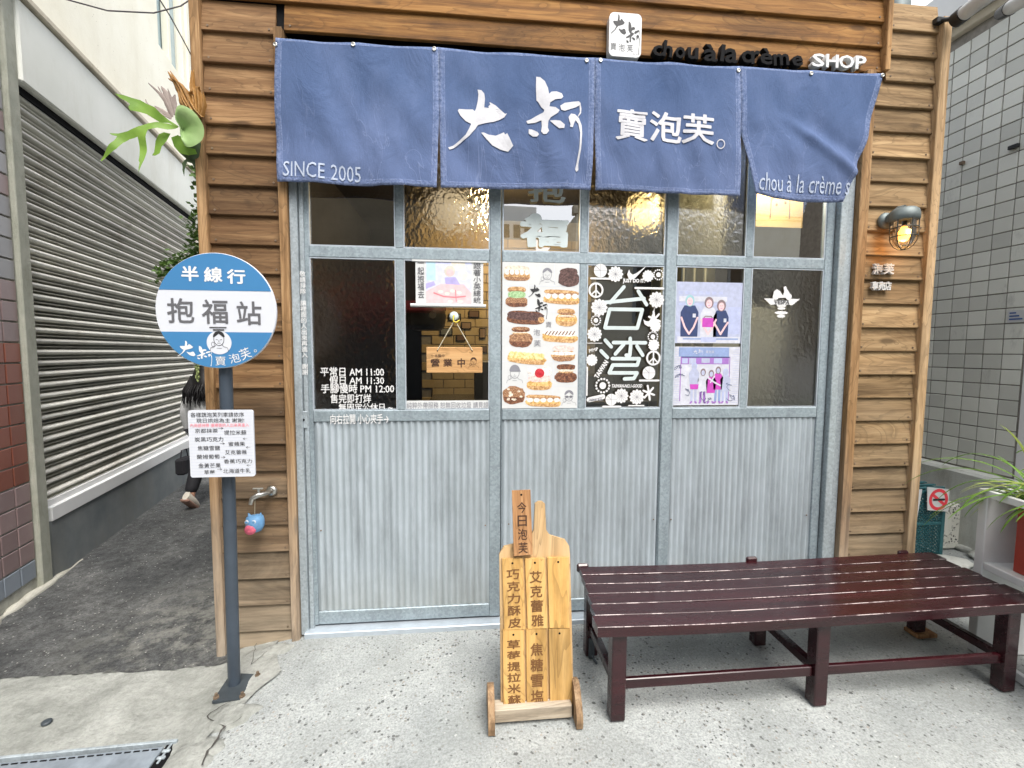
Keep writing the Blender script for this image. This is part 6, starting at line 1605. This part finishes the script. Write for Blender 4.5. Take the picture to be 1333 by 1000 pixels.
# shield leaf: a shallow cupped disc
ol = [(530,310), (600,320), (680,360), (740,430), (780,500), (785,560), (770,620), (720,670), (660,695), (610,680), (580,610), (590,540), (565,490), (530,440), (520,370)]
mb = MB(); c0 = F3(*px(590,525)); rim = [F3(*px(a, b, -.05)) for a, b in ol]; vs = []; n = len(rim); R6 = 7
for r_ in range(R6+1):
    for k in range(n):
        t_ = r_/R6; p = c0.lerp(rim[k], t_); p.y += -.03*sin(pi*t_*.62)+.02*t_**3 + .010*t_*noise.noise(Vector((k*1.7, t_*1.5, 0)))+.003*t_*(-1)**k; vs.append(p)
mb.add(vs, [(r_*n+k, (r_+1)*n+k, (r_+1)*n+(k+1) % n, r_*n+(k+1) % n) for r_ in range(R6) for k in range(n)], 0, True)
sub = build(mb, 'shield_leaf', M['fern_shield'], fn); md = sub.modifiers.new('s', 'SUBSURF'); md.levels = md.render_levels = 1
build(MB().lathe([(.005, -.08), (.03, -.06), (.04, 0), (.03, .05), (.01, .08)], (F3(*px(660,560)).x, .03, F3(*px(660,640)).z), seg=14), 'root_ball', M['fern_dark'], fn)
# creeping vine behind the post
def leafclump(name, label, cat, pts, n, sz, mat, spread):
    t = thing(name, label, cat); rnd = random.Random(5); mb = MB()
    for i in range(n):
        a = rnd.randrange(len(pts)-1); u = rnd.random(); p = pts[a].lerp(pts[a+1], u)+Vector((rnd.gauss(0, spread), rnd.gauss(0, spread*.8), rnd.gauss(0, spread)))
        d1_ = Vector((rnd.uniform(-1,1), rnd.uniform(-1,1), rnd.uniform(-.6,.3))).normalized()*sz*rnd.uniform(.6,1.3); d2_ = d1_.cross(Vector((rnd.uniform(-1,1), rnd.uniform(-1,1), 1))).normalized()*sz*.38
        mb.add([p, p+d1_*.5+d2_, p+d1_, p+d1_*.5-d2_], [(0,1,2,3)])
    o = build(mb, 'foliage', mat, t); tag(o, kind='stuff')
    st_ = MB()
    for a, b in zip(pts, pts[1:]): st_.tube([a, b], .004, 5)
    build(st_, 'stem', M['fern_dark'], t); return t
V = lambda px, py, y: onY(px, py, y)
leafclump('creeping_vine', 'dark green creeping vine growing between the corner post and the shutter', 'vine', [Vector((-1.305, .62, 2.35)), V(262,275,.55), V(262,300,.55), V(258,330,.55), V(245,345,.5), V(225,350,.5), V(215,360,.5)], 1100, .032, M['vine'], .038)
leafclump('creeping_vine', 'leafy vine top showing above the beam end beside the corner post', 'vine', [Vector((-1.305, 1.25, 2.6)), V(262,205,1.2), V(266,222,1.2), V(268,240,1.2)], 260, .05, M['vine'], .05)
for lab, p0_, p1_, y_ in (('string of pale round leaves hanging over the dark hair', (254,462), (258,497), .3), ('strand of pale leaves trailing down beside the corner post', (270,470), (271.5,528), .15)):
    t = thing('hanging_strand', lab, 'plant'); a, b = onY(*p0_, y_), onY(*p1_, y_); rnd = random.Random(2); mb = MB()
    n = 34
    for i in range(n):
        p = a.lerp(b, i/n)+Vector((rnd.uniform(-.012,.012), rnd.uniform(-.01,.01), 0)); r_ = rnd.uniform(.005, .009)
        mb.lathe([(r_*.3, -r_), (r_, 0), (r_*.3, r_)], p, 'Z', 6)
    build(mb, 'leaf_string', M['pearl'], t); build(MB().tube([a+Vector((0, 0, .4)), a, b], .002, 5), 'stem', M['fern_dark'], t)

# ================================================================ the person in the alley
fp = onZ(262, 655, -.08); HT = 1.5
pr = thing('person', 'person with long black hair and grey sweater walking away down the alley', 'person', loc=(fp.x+.115, fp.y, -.08))
pr.rotation_euler = (0, 0, R(-8))
def skin_mesh(verts, edges_, rad_, sub=2):
    me = bpy.data.meshes.new('body'); bm = bmesh.new(); ly = bm.verts.layers.skin.verify()
    bv = []
    for i, (v, r_) in enumerate(zip(verts, rad_)):
        b = bm.verts.new(v); b[ly].radius = (r_, r_) if not isinstance(r_, tuple) else r_; b[ly].use_root = (i == 0); bv.append(b)
    for a, b in edges_: bm.edges.new((bv[a], bv[b]))
    bm.to_mesh(me); bm.free()
    o = bpy.data.objects.new('tmp', me); COL.objects.link(o); o.modifiers.new('k', 'SKIN'); s_ = o.modifiers.new('s', 'SUBSURF'); s_.levels = s_.render_levels = sub
    dg = bpy.context.evaluated_depsgraph_get(); out = bpy.data.meshes.new_from_object(o.evaluated_get(dg)); bpy.data.objects.remove(o)
    for p in out.polygons: p.use_smooth = True
    out.materials.clear(); return out
bodyv = [(0,0,.76), (0,0,.9), (0,0,1.06), (0,.0,1.20), (0,.01,1.30), (0,.02,1.38),     # 0..5 pelvis..head
         (-.155,0,1.19), (-.21,-.02,.93), (-.205,.04,.68), (-.20,.06,.60),              # 6..9 left arm
         (.155,0,1.19), (.21,.02,.93), (.205,.08,.68), (.20,.10,.60),
         (-.085,0,.72), (-.085,-.06,.42), (-.085,-.20,.12), (-.085,-.13,.03),              # left leg trailing
         (.085,0,.72), (.085,.07,.42), (.085,.10,.09), (.085,.20,.03)]
bodye = [(0,1),(1,2),(2,3),(3,4),(4,5),(3,6),(6,7),(7,8),(8,9),(3,10),(10,11),(11,12),(12,13),(0,14),(14,15),(15,16),(16,17),(0,18),(18,19),(19,20),(20,21)]
bodyr = [.12,.11,.125,.11,.05,.095,.05,.042,.03,.028,.05,.042,.03,.028,.078,.055,.038,.03,.078,.055,.038,.03]
me = skin_mesh(bodyv, bodye, bodyr); me.materials.append(M['skin']); link('body', me, pr)
me = skin_mesh([(0,0,.72), (0,0,.9), (0,0,1.06), (0,0,1.20), (-.165,0,1.185), (-.222,-.02,.93), (-.215,.04,.69), (.165,0,1.185), (.222,.02,.93), (.215,.08,.69)], [(0,1),(1,2),(2,3),(3,4),(4,5),(5,6),(3,7),(7,8),(8,9)], [.165,.155,.155,.12,.078,.07,.052,.078,.07,.052]); me.materials.append(M['shirt']); link('sweater', me, pr)
me = skin_mesh([(0,0,.80), (-.088,0,.70), (-.088,-.06,.42), (-.088,-.195,.15), (.088,0,.70), (.088,.07,.42), (.088,.10,.13)], [(0,1),(1,2),(2,3),(0,4),(4,5),(5,6)], [.13,.098,.075,.058,.098,.075,.058]); me.materials.append(M['trousers']); link('trousers', me, pr)
me = skin_mesh([(0,.02,1.43), (0,.0,1.34), (0,-.07,1.24), (0,-.10,1.16), (-.01,-.11,1.09)], [(0,1),(1,2),(2,3),(3,4)], [.118,(.125,.12),(.13,.10),(.12,.07),(.05,.03)]); me.materials.append(M['hair']); hr = link('hair', me, pr)
hs = MB(); rnd = random.Random(9)
for i in range(70):
    x = rnd.uniform(-.15, .15); y = -.13-rnd.uniform(0, .06); hs.tube([(x*.7, -.09, 1.32), (x*.9, y, 1.18), (x*1.0+rnd.uniform(-.03,.03), y-.01, rnd.uniform(1.00, 1.08))], [.008, .007, .001], 4)
build(hs, 'strand', M['hair'], hr)
for sx, y, z, rx in ((-.088, -.20, .075, .75), (.088, .13, .03, 0)):
    mb = MB(); vs = []; n = 9; ring_ = 10
    for i in range(n):
        t_ = i/(n-1); yy = -.10+.25*t_; w = .042*(.75+.5*sin(pi*min(1, t_*1.1)))*(1 if t_ < .9 else .7); h = .085-.055*t_ if t_ < .7 else .046-.03*(t_-.7)/.3
        for k in range(ring_):
            a = 2*pi*k/ring_; vs.append((w*cos(a), yy, max(0, h*.5+h*.5*sin(a)*1.15)))
    mb.add(vs, [(i*ring_+k, i*ring_+(k+1) % ring_, (i+1)*ring_+(k+1) % ring_, (i+1)*ring_+k) for i in range(n-1) for k in range(ring_)], 0, True); mb.add(vs[:ring_], [tuple(range(ring_))[::-1]]); mb.add(vs[-ring_:], [tuple(range(ring_))])
    sh = build(mb, 'shoe', M['shoe'], pr, (sx, y, z-.02)); sh.rotation_euler = (-rx, 0, 0)
    build(MB().box(-.046, .046, -.10, .148, -.014, .012, .01), 'sole', M['sole'], sh)
for sx, y, z in ((-.20, .06, .60), (.20, .10, .60)):
    hv = [(sx, y, z+.03), (sx, y+.005, z-.01), (sx, y+.01, z-.035)]; he = [(0,1),(1,2)]; hr_ = [.022,(.017,.03),(.015,.028)]
    for k in range(4):
        b0 = len(hv); yy = y-.018+k*.013; hv += [(sx, yy, z-.045), (sx*.97, yy+.006, z-.075), (sx*.93, yy+.004, z-.10+.006*abs(k-1.5))]; he += [(2, b0), (b0, b0+1), (b0+1, b0+2)]; hr_ += [.0085, .008, .0065]
    b0 = len(hv); hv += [(sx*.94, y+.032, z-.01), (sx*.90, y+.040, z-.04)]; he += [(1, b0), (b0, b0+1)]; hr_ += [.010, .008]
    me = skin_mesh(hv, he, hr_, 1); me.materials.append(M['skin']); link('hand', me, pr)
hp = pm  # carried bag in the left hand
bg_ = thing('hand_bag', 'small dark bag held in the hand of the person in the alley', 'bag', loc=(fp.x-.18, fp.y+.06, .30-.08))
build(MB().box(-.05, .05, -.09, .09, 0, .17, .02), 'body', M['trousers'], bg_); build(MB().tube([(0, -.06, .165), (0, -.04, .25), (0, .04, .25), (0, .06, .165)], .006, 6), 'handle', M['trousers'], bg_)

# ================================================================ across the street (seen reflected in the panes)
t = thing('opposite_building', 'cream building with a cornice across the street', 'building')
build(MB().box(3.2, 22, -16, -11, -.1, 5.6), 'wall', M['stucco'], t)
build(MB().box(3.1, 22, -11.2, -10.9, 5.6, 5.85), 'cornice', M['ledge'], t)
for x in (5, 8, 11, 14): w_ = build(MB().box(x, x+1.6, -11.02, -10.97, 2.4, 4.2, .02), 'window', M['galv'], t); build(MB().box(x+.1, x+1.5, -10.968, -10.965, 2.5, 4.1), 'pane', M['counter'], w_)
t = thing('opposite_building', 'dark roofed low building across the street', 'building')
build(MB().box(.4, 3.1, -16, -11, -.1, 3.6), 'wall', simple('brown_render', (.30,.26,.2), .85, 0, .2, 1), t)
mb = MB(); mb.add([(.41, -10.6, 3.5), (3.15, -10.6, 3.5), (3.15, -13.5, 4.9), (.41, -13.5, 4.9), (.41, -16.4, 3.5), (3.15, -16.4, 3.5)], [(0,1,2,3), (3,2,5,4)]); build(mb, 'roof', simple('brown_roof', (.10,.07,.055), .7), t)
t = thing('opposite_building', 'tall dark brown building with a red awning across the street', 'building')
build(MB().box(-20, .39, -16, -11, -.1, 9.5), 'wall', simple('dark_brown_render', (.14,.12,.085), .85, 0, .3, 1.5), t)
build(MB().box(-12, -.5, -11, -10.2, 2.62, 2.9, .03), 'awning', simple('awning_red', (.6,.07,.06), .7), t); build(MB().box(-6.5, -1, -11.05, -10.96, .1, 2.3, .02), 'shop_front', M['counter'], t)
t = thing('tower_block', 'small pale tower block rising behind the low roof across the street', 'building')
build(MB().box(1.2, 4.2, -30, -26, -.1, 10.5), 'wall', M['white_wall'], t)
for i in range(4): build(MB().box(1.5+i*.65, 1.9+i*.65, -26.02, -25.95, 8.6, 9.4), 'window', M['counter'], t)
